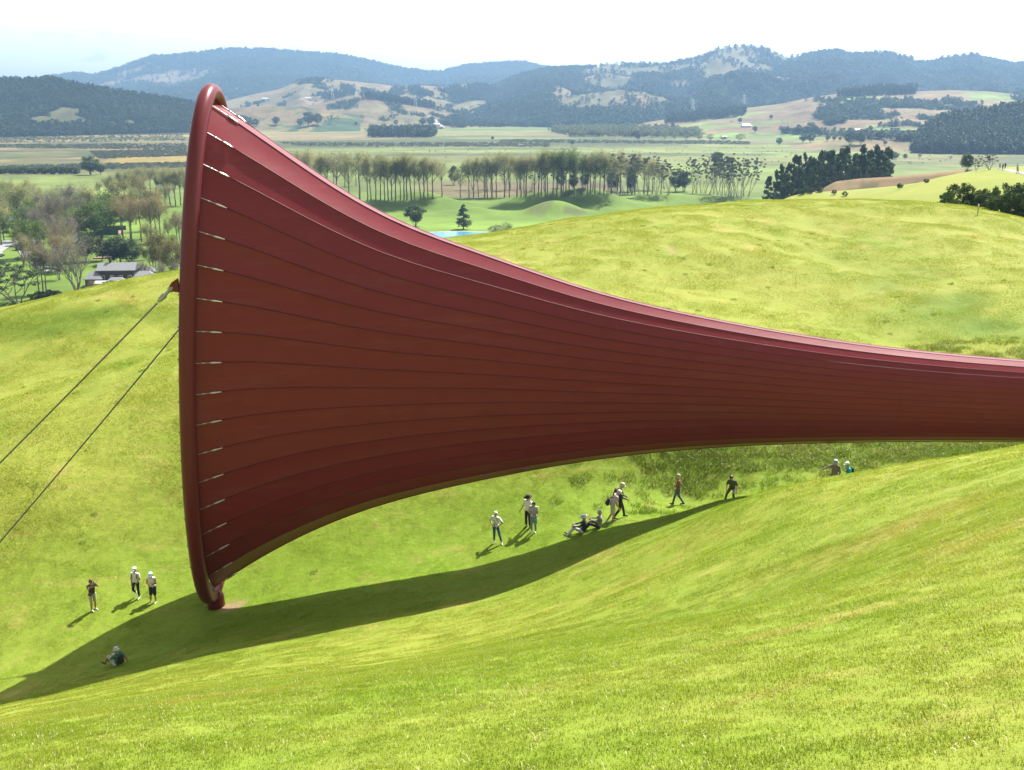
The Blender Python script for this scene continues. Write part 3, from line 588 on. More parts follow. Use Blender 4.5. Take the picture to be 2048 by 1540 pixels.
# roads and paths laid on the land
def ribbon(name, pts, width, m_, lift=0.12, sub=8):
    P = [Vector(p) for p in pts]; Q = []
    for i in range(len(P) - 1):
        for k in range(sub): Q.append(P[i].lerp(P[i + 1], k / sub))
    Q.append(P[-1]); vs = []
    for i, q in enumerate(Q):
        t = (Q[min(i + 1, len(Q) - 1)] - Q[max(i - 1, 0)]); t.z = 0; t.normalize(); n_ = Vector((-t.y, t.x, 0))
        for s_ in (-1, -0.33, 0.33, 1):
            e = q + n_ * s_ * width / 2; g = drop(e.x, e.y); vs.append((e.x, e.y, (g.z if g else e.z) + lift))
    tag(obj(name, mesh_data(name, vs, [tuple(j) for j in grid_faces(len(Q), 4)], [m_], smooth=True)), kind='structure')
GRAVEL = mat('pale_gravel', (0.17, 0.165, 0.155), rough=0.9, var=0.2, vscale=0.8); ASPH = mat('driveway', (0.20, 0.20, 0.20), rough=0.9, var=0.2, vscale=0.4)
ribbon('gravel_path', [ground(1996, 338), ground(2015, 340), ground(2048, 347), ground(2100, 362)], 2.6, GRAVEL, 0.12)
ribbon('driveway', [ground(-30, 560), ground(-10, 505), ground(22, 482), ground(40, 488), ground(62, 515), ground(110, 545)], 7.0, ASPH, 0.3)
ribbon('farm_road', [ground(858, 233), ground(868, 240), ground(878, 248), ground(884, 256)], 14.0, GRAVEL, 1.2)
# ------------------------------------------------------------------ trees
def leaf_mat(name, ca, cb, trans=0.3):
    m = bpy.data.materials.new(name); m.use_nodes = True; N, L = m.node_tree.nodes, m.node_tree.links; p = N['Principled BSDF']; out = N['Material Output']
    p.inputs['Roughness'].default_value = 0.65; p.inputs['Specular IOR Level'].default_value = 0.2
    oi = N.new('ShaderNodeObjectInfo'); geo = N.new('ShaderNodeNewGeometry')
    c = mixc(N, L, oi.outputs['Random'], ca, cb); c = mixc(N, L, 1.0, c, ramp(N, L, geo.outputs['Random Per Island'], [(0, 0.65), (1, 1.35)]), 'MULTIPLY')
    tr = N.new('ShaderNodeBsdfTranslucent'); ms = N.new('ShaderNodeMixShader'); ms.inputs['Fac'].default_value = trans
    L.new(c, p.inputs['Base Color']); L.new(mixc(N, L, 1.0, c, (1.3, 1.3, 0.9), 'MULTIPLY'), tr.inputs['Color'])
    L.new(p.outputs['BSDF'], ms.inputs[1]); L.new(tr.outputs['BSDF'], ms.inputs[2]); L.new(ms.outputs['Shader'], out.inputs['Surface']); return m
BARK = mat('bark', (0.095, 0.080, 0.062), rough=0.9, var=0.3, vscale=2.0); BARKG = mat('grey_bark', (0.15, 0.135, 0.12), rough=0.9, var=0.3, vscale=2.0)
LM = dict(poplar=leaf_mat('poplar_leaf', (0.23, 0.215, 0.135), (0.185, 0.205, 0.085), 0.5), tan=leaf_mat('tan_leaf', (0.20, 0.155, 0.085), (0.165, 0.155, 0.075), 0.4),
          green=leaf_mat('green_leaf', (0.070, 0.115, 0.022), (0.095, 0.135, 0.030), 0.35), pine=leaf_mat('pine_needle', (0.046, 0.078, 0.048), (0.074, 0.108, 0.062), 0.35),
          dark=leaf_mat('evergreen_leaf', (0.036, 0.058, 0.026), (0.052, 0.076, 0.030), 0.25), gum=leaf_mat('gum_leaf', (0.062, 0.076, 0.040), (0.080, 0.092, 0.050), 0.25),
          bush=leaf_mat('bush_leaf', (0.038, 0.072, 0.016), (0.060, 0.095, 0.022), 0.25), grey=leaf_mat('grey_twig', (0.150, 0.128, 0.105), (0.175, 0.150, 0.120), 0.2),
          willow=leaf_mat('willow_leaf', (0.095, 0.120, 0.050), (0.125, 0.140, 0.060), 0.35), olive=leaf_mat('olive_leaf', (0.135, 0.120, 0.042), (0.110, 0.110, 0.040), 0.35))
def leaf_cloud(rng, centres, radii, n, size, aspect=1.0, flat=1.0, up=None):
    """n small quads spread round the given centres"""
    idx = rng.integers(0, len(centres), n); c = np.asarray(centres)[idx]; r = np.asarray(radii)[idx]
    q = rng.normal(size=(n, 3)); q /= np.linalg.norm(q, axis=1)[:, None]; q *= (rng.random(n) ** 0.45)[:, None] * r[:, None]; q[:, 2] *= flat
    P = c + q; a = rng.normal(size=(n, 3)); a[:, 2] *= 0.6
    if up is not None: a = a * (1 - up) + np.array([0, 0, 1.0]) * up * 2
    a /= np.linalg.norm(a, axis=1)[:, None]; b = np.cross(a, rng.normal(size=(n, 3))); b /= np.linalg.norm(b, axis=1)[:, None]
    s = size * rng.uniform(0.6, 1.4, n); a *= (s * aspect)[:, None]; b *= s[:, None]
    V = np.stack([P - a - b * .5, P + a - b * 0.3, P + a * 0.8 + b * .5, P - a * .8 + b * 0.4], 1).reshape(-1, 3)
    return V, np.arange(4 * n).reshape(-1, 4)
def grow(rng, mb, p, d, length, r, depth, tips, spread=0.5, up=0.2, nb=3, seg=4, r_end=0.35, minr=0.0, n=5):
    pts = [p]; q = p.copy(); v = d.copy()
    for i in range(seg):
        v = v + rng.normal(size=3) * 0.10 + np.array([0, 0, up * 0.25]); v /= np.linalg.norm(v); q = q + v * length / seg; pts.append(q.copy())
    mb.tube(pts, list(np.linspace(r, max(r * r_end, minr), seg + 1)), n, cap=False)
    if depth == 0: tips.append((q, v)); return
    for k in range(nb):
        s = rng.uniform(0.45, 1.0) if k else 1.0; i = min(int(s * seg), seg); base = pts[i]
        w = rng.normal(size=3); w -= v * w.dot(v); w /= np.linalg.norm(w) + 1e-9
        nd = v + w * spread * rng.uniform(0.6, 1.3); nd[2] += up; nd /= np.linalg.norm(nd)
        grow(rng, mb, base, nd, length * rng.uniform(0.55, 0.8), max(r * 0.55, minr), depth - 1, tips, spread, up, nb, max(2, seg - 1), r_end, minr, max(3, n - 1))
PROTO = {}
def proto(kind, i):
    """trunk and crown mesh of one tree of unit-metre size; returns (trunk mesh, crown mesh, height)"""
    if (kind, i) in PROTO: return PROTO[(kind, i)]
    rng = np.random.default_rng(abs(hash(kind)) % 1 + sum(map(ord, kind)) * 31 + i * 7); mb = MB(); tips = []; H = 30.0; bark = BARK; cr = None
    if kind in ('poplar', 'tan', 'greenpoplar'):
        top = H * rng.uniform(0.86, 0.95); clear = H * rng.uniform(0.36, 0.46); lean = rng.normal(size=2) * 0.5
        tr = [np.array([lean[0] * t, lean[1] * t, H * 0.93 * t]) + rng.normal(size=3) * 0.12 * (t > 0) for t in np.linspace(0, 1, 9)]
        mb.tube([tr[0] - np.array([0, 0, 1.0])] + tr, [0.50, 0.46] + list(np.linspace(0.42, 0.06, 8)), 7)
        for k in range(15):
            t = rng.uniform(clear / H, 0.8); b0 = np.array([lean[0] * t, lean[1] * t, H * 0.93 * t]); a = rng.uniform(0, 6.28); d = np.array([math.cos(a), math.sin(a), rng.uniform(1.1, 2.0)]); d /= np.linalg.norm(d)
            grow(rng, mb, b0, d, H * rng.uniform(0.22, 0.32) * (1.1 - 0.5 * t), 0.13, 1, tips, 0.45, 0.3, 3, 3, 0.3, 0.03, 4)
        tp = np.array([t[0] for t in tips]); tp = np.concatenate([tp, tp * 0.97 + rng.normal(size=tp.shape) * 0.8, np.array([tr[-1], tr[-2]])])
        cr = leaf_cloud(rng, tp, np.full(len(tp), 2.2), 4200, 0.17, 1.5, 1.3)
        lm = LM['green'] if kind == 'greenpoplar' else LM['tan'] if kind == 'tan' else LM['poplar']
    elif kind == 'pine':
        mb.tube([(0, 0, -1), (0, 0, H * 0.5), (0.2, 0, H * 0.98)], [0.5, 0.32, 0.05], 7); ct = []; rd = []
        for k in range(64):
            t = rng.uniform(0.06, 0.98) ** 0.7; a = rng.uniform(0, 6.28); ln = (1 - t) ** 0.95 * H * 0.26 * rng.uniform(0.5, 1.2) + 0.5
            b0 = np.array([0, 0, H * t]); e = b0 + np.array([math.cos(a) * ln, math.sin(a) * ln, ln * rng.uniform(-0.05, 0.35)])
            mb.tube([b0, e], [0.09, 0.03], 3, cap=False)
            for s in (0.45, 0.75, 1.0): ct.append(b0 + (e - b0) * s); rd.append(0.30 + ln * 0.14)
        ct += [np.array([0, 0, H * .98]), np.array([0, 0, H * .94]), np.array([0, 0, H * .9])]; rd += [0.3, 0.5, 0.7]
        cr = leaf_cloud(rng, ct, rd, 2300, 0.34, 1.6, 0.75, up=0.25); lm = LM['pine']
    elif kind in ('dark', 'bush', 'willow', 'green', 'olive'):
        wide = {'dark': 0.30, 'bush': 0.55, 'willow': 0.42, 'green': 0.36, 'olive': 0.36}[kind] * H; ct = []; rd = []
        for k in range(5): a = rng.uniform(0, 6.28); grow(rng, mb, np.array([0, 0, -0.8]), np.array([math.cos(a) * 0.35, math.sin(a) * 0.35, 1.0]), H * 0.45, 0.45 if k == 0 else 0.25, 1, tips, 0.6, 0.15, 3, 4, 0.4, 0.04, 5)
        for k in range(56):
            q = rng.normal(size=3); q /= np.linalg.norm(q); s = rng.uniform(0.55, 1.0); zc = H * (0.58 if kind != 'bush' else 0.45)
            c = np.array([q[0] * wide * s, q[1] * wide * s, zc + q[2] * (H - zc) * 0.86 * s]); c[2] = max(c[2], H * (0.16 if kind != 'bush' else 0.06)); ct.append(c); rd.append(H * rng.uniform(0.08, 0.15))
        cr = leaf_cloud(rng, ct, rd, 5200, {'willow': 0.30, 'bush': 0.75, 'dark': 0.5}.get(kind, 0.40), 1.1, 0.8); lm = LM[kind]
    elif kind == 'conifer':     # single full conifer on the lawn
        mb.tube([(0, 0, -1), (0, 0, H * 0.6), (0, 0, H * 0.96)], [0.9, 0.5, 0.1], 7); ct = []; rd = []
        for k in range(90):
            t = rng.uniform(0.12, 0.97); a = rng.uniform(0, 6.28); ln = (1 - t) ** 0.62 * H * 0.38 * rng.uniform(0.7, 1.15) * (0.55 + 0.45 * min(1, t / 0.3))
            e = np.array([math.cos(a) * ln, math.sin(a) * ln, H * t - ln * 0.12]); mb.tube([(0, 0, H * t), e], [0.12, 0.04], 3, cap=False)
            for s in (0.4, 0.7, 1.0): ct.append(np.array([0, 0, H * t]) * (1 - s) + e * s); rd.append(0.8 + ln * 0.15)
        cr = leaf_cloud(rng, ct, rd, 3600, 0.55, 1.4, 0.7); lm = LM['dark']
    elif kind == 'gum':
        ct = []; rd = []; bark = BARKG
        for k in range(3):
            a = rng.uniform(0, 6.28); grow(rng, mb, np.array([rng.normal() * 0.6, rng.normal() * 0.6, -0.8]), np.array([math.cos(a) * 0.22, math.sin(a) * 0.22, 1.0]), H * 0.68, 0.30, 2, tips, 0.55, 0.25, 3, 5, 0.4, 0.04, 5)
        for t_ in tips: ct.append(t_[0]); rd.append(rng.uniform(0.9, 1.9))
        cr = leaf_cloud(rng, ct, rd, 3600, 0.30, 1.2, 0.6); lm = LM['gum']
    elif kind in ('bare', 'barebrown'):
        bark = BARKG
        for k in range(4): a = rng.uniform(0, 6.28); grow(rng, mb, np.array([rng.normal() * 0.3, rng.normal() * 0.3, -0.8]), np.array([math.cos(a) * 0.30, math.sin(a) * 0.30, 1.0]), H * 0.42, 0.36, 3, tips, 0.45, 0.28, 4, 4, 0.4, 0.035, 5)
        tp = np.array([t[0] for t in tips]); cr = leaf_cloud(rng, tp, np.full(len(tp), 1.7), 6500, 0.085, 3.6, 1.2, up=0.3); lm = LM['grey'] if kind == 'bare' else LM['tan']
    elif kind == 'macro':     # flat-topped dark conifer with bare lower limbs
        for k in range(4): a = k * 1.6 + rng.uniform(0, 0.6); grow(rng, mb, np.array([0, 0, -0.8]), np.array([math.cos(a) * 0.45, math.sin(a) * 0.45, 1.0]), H * 0.55, 0.60 if k == 0 else 0.38, 2, tips, 0.6, 0.1, 3, 5, 0.45, 0.05, 6)
        ct = [t[0] for t in tips]; cr = leaf_cloud(rng, ct, rng.uniform(1.6, 3.0, len(ct)), 3400, 0.36, 1.3, 0.55); lm = LM['dark']
    V, F_ = cr
    cz = float(np.percentile(V[:, 2], 99.3))
    tm = mb.data('trunk', [bark], True); cm = mesh_data('crown', V, F_, [lm])
    PROTO[(kind, i)] = (tm, cm, cz); return PROTO[(kind, i)]
ORD = ['', 'first', 'second', 'third', 'fourth', 'fifth', 'sixth', 'seventh', 'eighth', 'ninth', 'tenth', 'eleventh', 'twelfth', 'thirteenth', 'fourteenth', 'fifteenth', 'sixteenth', 'seventeenth', 'eighteenth', 'nineteenth', 'twentieth']
def ordn(k):
    if k <= 20: return ORD[k]
    t, o = divmod(k, 10); T_ = ['', '', 'twenty', 'thirty', 'forty', 'fifty', 'sixty', 'seventy', 'eighty', 'ninety'][t]
    return T_[:-1] + 'ieth' if o == 0 else T_ + '-' + ORD[o]
TN = [0]
def tree(name, kind, base, height, label, cat='tree', group=None, wide=1.0, var=4):
    TN[0] += 1; i = TN[0] % var; tm, cm, h = proto(kind, i); base = Vector(base)
    o = empty(name, base, random.uniform(0, 6.28)); s = height / h; o.scale = (s * wide, s * wide, s); tag(o, label, cat, group)
    obj('trunk', tm, o); obj('crown', cm, o); return o
def height_at(base, v_base, v_top): d = base.y * CP - base.z * SP; return (v_base - v_top) * d / FPX / 0.985
def tree_px(name, kind, u, vb, vt, label, group=None, wide=1.0, cat='tree'):
    g = ground(u, vb); return tree(name, kind, g, height_at(g, vb, vt), label, cat, group, wide)
# --- the long row of tall thin trees behind the mounds
xs_l = [592, 605, 622, 640, 655, 672, 699, 720, 735, 742, 752, 761, 769, 777, 784, 791, 801, 808, 814, 823, 830, 841, 848, 856, 866, 884]
for k, u in enumerate(xs_l):
    vb = np.interp(u, [590, 720, 830, 890], [396, 402, 400, 393]); vt = np.interp(u, [590, 660, 760, 860, 890], [308, 308, 316, 312, 328]) + random.uniform(-8, 9)
    tree_px('poplar_tree', 'poplar', u, vb, vt, f'tall thin-leaved tree, {ordn(k + 1)} from left in the row left of the gap behind the mounds', 'tall trees in the left row behind the mounds', random.uniform(0.9, 1.4))
xs_r = [921, 938, 947, 957, 969, 975, 984, 993, 1009, 1019, 1034, 1042, 1048, 1052, 1068, 1077, 1083, 1090, 1094, 1106, 1114, 1123, 1131, 1138, 1149, 1164, 1175, 1181, 1190, 1200, 1208, 1216, 1223, 1231, 1240, 1247, 1255, 1263, 1270, 1279, 1288, 1296, 1304, 1313, 1322, 1336]
for k, u in enumerate(xs_r):
    vb = np.interp(u, [920, 1000, 1100, 1200, 1340], [396, 395, 393, 388, 389]); vt = np.interp(u, [915, 940, 980, 1080, 1150, 1200, 1260, 1340], [345, 322, 312, 308, 304, 305, 309, 318]) + random.uniform(-7, 10)
    kd = 'greenpoplar' if 1110 < u < 1215 and k % 2 else 'gum' if u > 1205 and k % 2 else 'poplar'
    tree_px('poplar_tree', kd, u, vb, vt, f'tall thin-leaved tree, {ordn(k + 1)} from left in the row right of the gap behind the mounds', 'tall trees in the right row behind the mounds', random.uniform(0.9, 1.4))
for k, u in enumerate(np.linspace(950, 1330, 22)):
    tree_px('poplar_tree', 'poplar' if k % 3 else 'gum', u + random.uniform(-6, 6), 382 + random.uniform(-3, 2), 318 + random.uniform(-8, 10), f'thin tree, {ordn(k + 1)} from left in the second rank behind the right tree row', 'thin trees of the second rank', random.uniform(1.0, 1.5))
# second line of trees behind the rows
for k, u in enumerate([588, 612, 632, 650, 668, 690, 712]):
    tree_px('poplar_tree', 'poplar', u, 372 + k % 2 * 3, 318 + (k * 5) % 7, f'thin tree, {ordn(k + 1)} from left in the farther line beside the funnel rim', 'thin trees of the farther line', 1.2)
for k, (u, vb, vt) in enumerate([(908, 370, 334), (1122, 377, 345), (1146, 380, 350), (1170, 376, 348), (1225, 384, 345), (1262, 384, 350), (1352, 384, 342), (1368, 383, 344)]):
    tree_px('evergreen_tree', 'dark', u, vb, vt, f'dark evergreen tree among the trunks of the tree row, {ordn(k + 1)} from left', 'dark evergreens among the tree row', 1.0)
# --- gums right of the row
xg = [1366, 1384, 1393, 1402, 1410, 1418, 1427, 1435, 1442, 1450, 1456, 1463, 1469, 1476, 1482, 1489, 1496]
for k, u in enumerate(xg):
    tree_px('gum_tree', 'gum', u, np.interp(u, [1360, 1500], [386, 397]) - random.uniform(0, 4), np.interp(u, [1360, 1400, 1440, 1500], [336, 318, 312, 316]) + random.uniform(-3, 6), f'slim clumpy-topped gum tree, {ordn(k + 1)} from left in the grove before the pines', 'gum trees in the grove', 0.95)
# --- pine plantation
for row, (n_, u0, u1, vb0, vb1, vt0, vt1) in enumerate([(20, 1538, 1786, 390, 342, 330, 310), (18, 1560, 1780, 372, 342, 322, 299), (14, 1610, 1770, 360, 338, 308, 298)]):
    for k in range(n_):
        t = k / (n_ - 1); u = u0 + (u1 - u0) * t + random.uniform(-4, 4); vb = vb0 + (vb1 - vb0) * t ** 0.9
        vt = vt0 + (vt1 - vt0) * min(1, t * 1.6) + random.uniform(-7, 13) + (16 if row == 0 else 3)
        g = ground(u, vb); dist = min(g.length, 560 - 30 * row * 0); r = Vector(ray(u, vb)); d_ = (520 + 18 * row)
        gg = drop(*(r * d_).xy); 
        pt = gg; uu, vv, dd_ = project(pt); h = (vv - vt) * dd_ / FPX
        tree('pine_tree', 'pine', pt, h, f'dark pine, {ordn(k + 1)} from left in the {["front", "middle", "back"][row]} rank of the pine plantation', 'tree', 'pines of the plantation', random.uniform(0.60, 0.9))
# --- two conifers by the pond and shrubs
tree_px('evergreen_tree', 'dark', 831, 453, 411, 'dark round-topped tree on the lawn, left of the pair by the pond', wide=1.45)
tree_px('conifer_tree', 'conifer', 927, 459, 411, 'dark pointed conifer standing alone above the pond bank')
for k, (u, vb, vt) in enumerate([(985, 470, 452), (996, 469, 450), (1013, 466, 445)]):
    tree_px('willow_shrub', 'willow', u, vb, vt, f'thin leafless shrub right of the pond, {ordn(k + 1)} from left', 'thin shrubs by the pond', 1.3, 'shrub')
# --- single trees on the plain
tree_px('evergreen_tree', 'dark', 181, 350, 314, 'big dark evergreen tree standing alone on the plain at left', wide=1.5)
tree_px('evergreen_tree', 'dark', 202, 349, 329, 'smaller dark evergreen right beside the big lone one', wide=1.3)
for k, u in enumerate(range(-8, 160, 9)):
    tree_px('hedge_shrub', 'bush', u + random.uniform(-3, 3), 348, 338 - random.uniform(0, 4), f'low dark hedge shrub, {ordn(k + 1)} from left along the field edge at far left', 'hedge shrubs at the field edge', 1.1, 'shrub')
# --- left row of thin trees
for k, (u, vb, vt) in enumerate([(201, 407, 362), (218, 405, 352), (228, 406, 350), (238, 402, 346), (249, 401, 340), (261, 399, 338), (282, 398, 336), (292, 396, 335), (302, 395, 334), (313, 394, 334), (332, 396, 336), (341, 412, 338), (351, 412, 337), (362, 411, 336), (372, 411, 336), (272, 390, 338), (322, 388, 340), (347, 386, 338)]):
    tree_px('poplar_tree', 'poplar', u, vb, vt, f'thin tall tree, {ordn(k + 1)} of the row on the green field left of the funnel hoop', 'thin trees left of the hoop', 1.15)
for k, (u, vb, vt) in enumerate([(318, 376, 348), (330, 380, 350), (352, 378, 344)]):
    tree_px('evergreen_tree', 'dark', u, vb, vt, f'dark evergreen behind the thin row left of the hoop, {ordn(k + 1)} from left', 'dark evergreens behind the thin row')
# --- wooded garden round the house at left: kind, u, foot row, top row, width, description
WOOD = [('macro', 38, 614, 516, 1.15, 'dark flat-topped conifer with forked bare trunk at far left'), ('macro', -14, 600, 510, 1.1, 'dark conifer cut by the left picture edge'),
        ('bare', 157, 590, 470, 0.85, 'large leafless grey tree just left of the house'), ('tan', 79, 588, 492, 0.8, 'brownish tall tree, left of three bare trunks'), ('tan', 87, 588, 488, 0.8, 'brownish tall tree, middle of three bare trunks'), ('tan', 94, 586, 492, 0.8, 'brownish tall tree, right of three bare trunks'),
        ('poplar', 37, 463, 372, 0.95, 'tall grey-green tree by the pond at far left'), ('poplar', 46, 460, 366, 0.9, 'tall grey-green tree right behind the pond-side one'), ('poplar', 56, 452, 372, 0.9, 'third grey-green tree right of the pond'), ('poplar', 68, 440, 368, 0.9, 'slender grey-green tree above the driveway'),
        ('poplar', 10, 425, 362, 0.9, 'grey-green tree behind the pond at left edge'), ('poplar', 22, 428, 360, 0.9, 'second grey-green tree behind the left pond'), ('bare', 85, 440, 378, 0.9, 'leafless tree above the brown thicket'), ('bare', 135, 425, 368, 0.9, 'leafless grey tree near top of the thicket'), ('bare', 150, 424, 366, 0.9, 'second leafless grey tree near top of the thicket'),
        ('barebrown', 92, 470, 408, 1.1, 'brown twiggy tree in the thicket'), ('barebrown', 112, 468, 404, 1.1, 'second brown twiggy tree in the thicket'), ('barebrown', 132, 462, 400, 1.1, 'third brown twiggy tree in the thicket'), ('green', 168, 430, 388, 1.0, 'rounded bright evergreen above the thicket'), ('green', 148, 470, 416, 1.1, 'mid green broad tree in the thicket'), ('green', 165, 480, 420, 1.0, 'second mid green broad tree right of the thicket'),
        ('green', 186, 482, 408, 0.8, 'tall light green tree left of the tennis court'), ('green', 203, 478, 404, 0.8, 'tall light green tree beside the tennis court'), ('bare', 118, 505, 430, 1.0, 'large leafless tree over the white roof'), ('bare', 133, 508, 426, 1.0, 'second leafless tree over the white roof'), ('bare', 108, 500, 434, 1.0, 'third leafless tree left of the white roof'), ('olive', 56, 490, 452, 1.3, 'spreading yellow-green tree by the driveway'),
        ('tan', 247, 478, 402, 0.95, 'tan-topped tall tree, first from left of five'), ('tan', 263, 482, 400, 0.95, 'tan-topped tall tree, second from left of five'), ('tan', 284, 484, 397, 1.0, 'tan-topped tall tree, third from left of five'), ('tan', 303, 486, 396, 1.05, 'tan-topped tall tree, fourth from left of five'), ('tan', 322, 486, 398, 1.1, 'tan-topped tall tree, last of five, beside the hoop'),
        ('dark', 203, 522, 478, 0.9, 'dark leafy tree before the clay court'), ('dark', 240, 528, 474, 1.1, 'broad dark tree behind the house'), ('dark', 262, 530, 480, 1.0, 'second broad dark tree behind the house'), ('dark', 225, 530, 486, 1.0, 'low dark tree behind the house roof'), ('olive', 306, 540, 476, 0.62, 'olive brown bushy tree right of the house'), ('olive', 326, 548, 468, 0.60, 'tall olive brown tree near the hoop'), ('olive', 346, 556, 474, 0.60, 'olive brown tree touching the hoop'), ('bare', 288, 562, 520, 1.1, 'small grey leafless tree at the house corner'), ('bare', 330, 566, 520, 1.1, 'grey twiggy tree at foot of the olive ones'),
        ('bare', 120, 560, 500, 0.9, 'leafless tree between the trunks and the large grey one'), ('green', 104, 545, 505, 0.9, 'small green tree behind three bare trunks'), ('bush', 80, 600, 583, 1.6, 'low clipped hedge bush on the lawn crest'), ('bush', 100, 597, 581, 1.6, 'second low clipped hedge bush on the lawn crest'), ('bush', 222, 578, 562, 1.1, 'dark bush in front of the house porch'), ('bush', 15, 620, 606, 1.5, 'low bush at the lawn crest by the left edge'), ('bare', 183, 588, 556, 0.9, 'small grey shrub left of the house porch'), ('dark', 116, 548, 528, 0.7, 'small dark cone shrub on the garden lawn')]
for kd, u, vb, vt, wd, lab in WOOD: tree_px({'macro': 'conifer_tree', 'bare': 'bare_tree', 'barebrown': 'bare_tree', 'tan': 'poplar_tree', 'poplar': 'poplar_tree', 'green': 'leafy_tree', 'olive': 'leafy_tree', 'dark': 'evergreen_tree', 'bush': 'shrub'}[kd], kd, u, vb, vt, lab, 'trees of the wooded garden', wd * 1.35, 'shrub' if kd == 'bush' else 'tree')
_fill = sorted([(random.uniform(-10, 372), random.uniform(425, 545)) for _ in range(64)])
_fc = {}
for u, vb in _fill:
    if 185 < u < 300 and vb > 500: continue
    if vb < 470 and u > 340: continue
    kd = random.choice(['bare', 'bare', 'tan', 'poplar', 'poplar', 'green', 'barebrown', 'dark'] if u < 230 else ['tan', 'poplar', 'tan', 'olive'])
    wd_ = {'bare': 'grey leafless', 'tan': 'tan leaved', 'poplar': 'grey green', 'green': 'leafy green', 'barebrown': 'brown twiggy', 'dark': 'dark evergreen', 'olive': 'olive brown'}[kd]; _fc[wd_] = _fc.get(wd_, 0) + 1
    tree_px({'bare': 'bare_tree', 'barebrown': 'bare_tree', 'tan': 'poplar_tree', 'poplar': 'poplar_tree', 'dark': 'evergreen_tree'}.get(kd, 'leafy_tree'), kd, u, vb, vb - random.uniform(52, 84) * (0.65 if kd == 'dark' else 1), f'{wd_} tree filling the garden wood, {ordn(_fc[wd_])} of its kind from the left edge', 'trees filling the garden wood', random.uniform(0.9, 1.25))
# --- bushes behind the right-hand hill and trees by the path
for k, (kd, u, y_, z0, vt, wd, lab) in enumerate([('bush', 1898, 136, 0, 384, 0.9, 'leftmost dark bush behind the crest of the right hill'), ('bush', 1926, 139, 0, 369, 1.0, 'tallest rounded dark bush behind the crest of the right hill'), ('bush', 1952, 140, 0, 383, 0.8, 'low loose bush behind the white-topped post'), ('bush', 1975, 137, 0, 380, 1.0, 'dark bush right of the white-topped post'), ('bush', 2000, 140, 0, 378, 0.9, 'spiky dark bush, second from the right edge'), ('bush', 2034, 134, 0, 369, 1.0, 'dark bush cut by the right picture edge'), ('bush', 2062, 132, 0, 372, 1.0, 'dark bush beyond the right picture edge'), ('bush', 1910, 132, 0, 398, 0.7, 'low bush in front of the rounded one')]):
    r = at_y(u, vt, y_); g = drop(r[0], r[1]); h = r[2] - g.z
    tree('bush', kd, g, h, lab, 'bush', 'bushes behind the right hill', 0.75 * wd)
tree_px('evergreen_tree', 'dark', 1932, 342, 309, 'dark tree left of the gravel path on the skyline of the green hill', wide=1.2)
tree_px('evergreen_tree', 'macro', 1952, 342, 318, 'thin dark tree in the middle by the gravel path', wide=1.0)
tree_px('evergreen_tree', 'macro', 1978, 340, 311, 'wide dark tree right beside the gravel path top', wide=1.3)
for k, (u, vb, vt) in enumerate([(1800, 377, 367), (1852, 366, 358), (1668, 388, 380), (1690, 392, 383), (1620, 386, 376), (1640, 384, 374), (1605, 388, 378)]):
    tree_px('shrub', 'bush', u, vb, vt, f'small shrub along the edge of the brown earthworks, {["near the middle", "at its right end", "with thin stem", "lowest", "at its left end", "left of centre", "farthest left"][k]}', 'shrubs by the brown earthworks', 1.1, 'shrub')
# --- scattered trees on the far plain and farmed hills
FAR = [('dark', 500, 252, 240), ('dark', 512, 253, 238), ('dark', 552, 251, 234), ('dark', 600, 252, 238), ('dark', 618, 252, 226), ('dark', 636, 250, 228), ('macro', 660, 249, 228), ('macro', 725, 243, 229), ('macro', 768, 246, 232), ('dark', 792, 251, 240), ('macro', 815, 250, 239), ('dark', 846, 252, 236), ('dark', 862, 253, 234), ('dark', 712, 251, 244),
       ('macro', 668, 320, 305), ('dark', 690, 322, 309), ('dark', 697, 322, 314), ('macro', 731, 318, 307), ('macro', 812, 317, 306), ('dark', 752, 320, 313),
       ('dark', 1432, 330, 305), ('dark', 1512, 331, 321), ('bare', 1522, 331, 321), ('dark', 1596, 268, 250), ('dark', 1620, 270, 246), ('dark', 1630, 272, 252), ('dark', 1510, 265, 253), ('dark', 1558, 290, 276), ('dark', 1606, 286, 268), ('dark', 1622, 286, 266), ('dark', 1655, 282, 271), ('dark', 1668, 281, 272), ('dark', 1680, 281, 274), ('dark', 1700, 290, 262), ('dark', 1720, 290, 264), ('dark', 1740, 264, 252), ('dark', 1770, 290, 282),
       ('willow', 1330, 278, 262), ('willow', 1350, 279, 266), ('willow', 1372, 280, 268), ('willow', 1398, 281, 262), ('willow', 1420, 282, 268), ('willow', 1446, 283, 270), ('willow', 1480, 284, 268), ('willow', 1304, 276, 258), ('willow', 1270, 274, 258), ('dark', 1312, 258, 248), ('dark', 1330, 258, 249), ('dark', 1346, 257, 247), ('dark', 1276, 280, 268),
       ('bare', 1838, 318, 306), ('bare', 1900, 320, 311), ('dark', 1790, 320, 305), ('dark', 1810, 318, 308), ('macro', 1462, 246, 240), ('dark', 1480, 246, 236), ('dark', 1542, 238, 230), ('dark', 1690, 205, 196), ('dark', 1712, 214, 201), ('dark', 1790, 220, 206), ('dark', 1800, 214, 207), ('dark', 1860, 214, 206), ('dark', 1905, 210, 200), ('dark', 1925, 212, 203), ('dark', 985, 280, 273), ('dark', 1145, 290, 282)]
cnt = {}
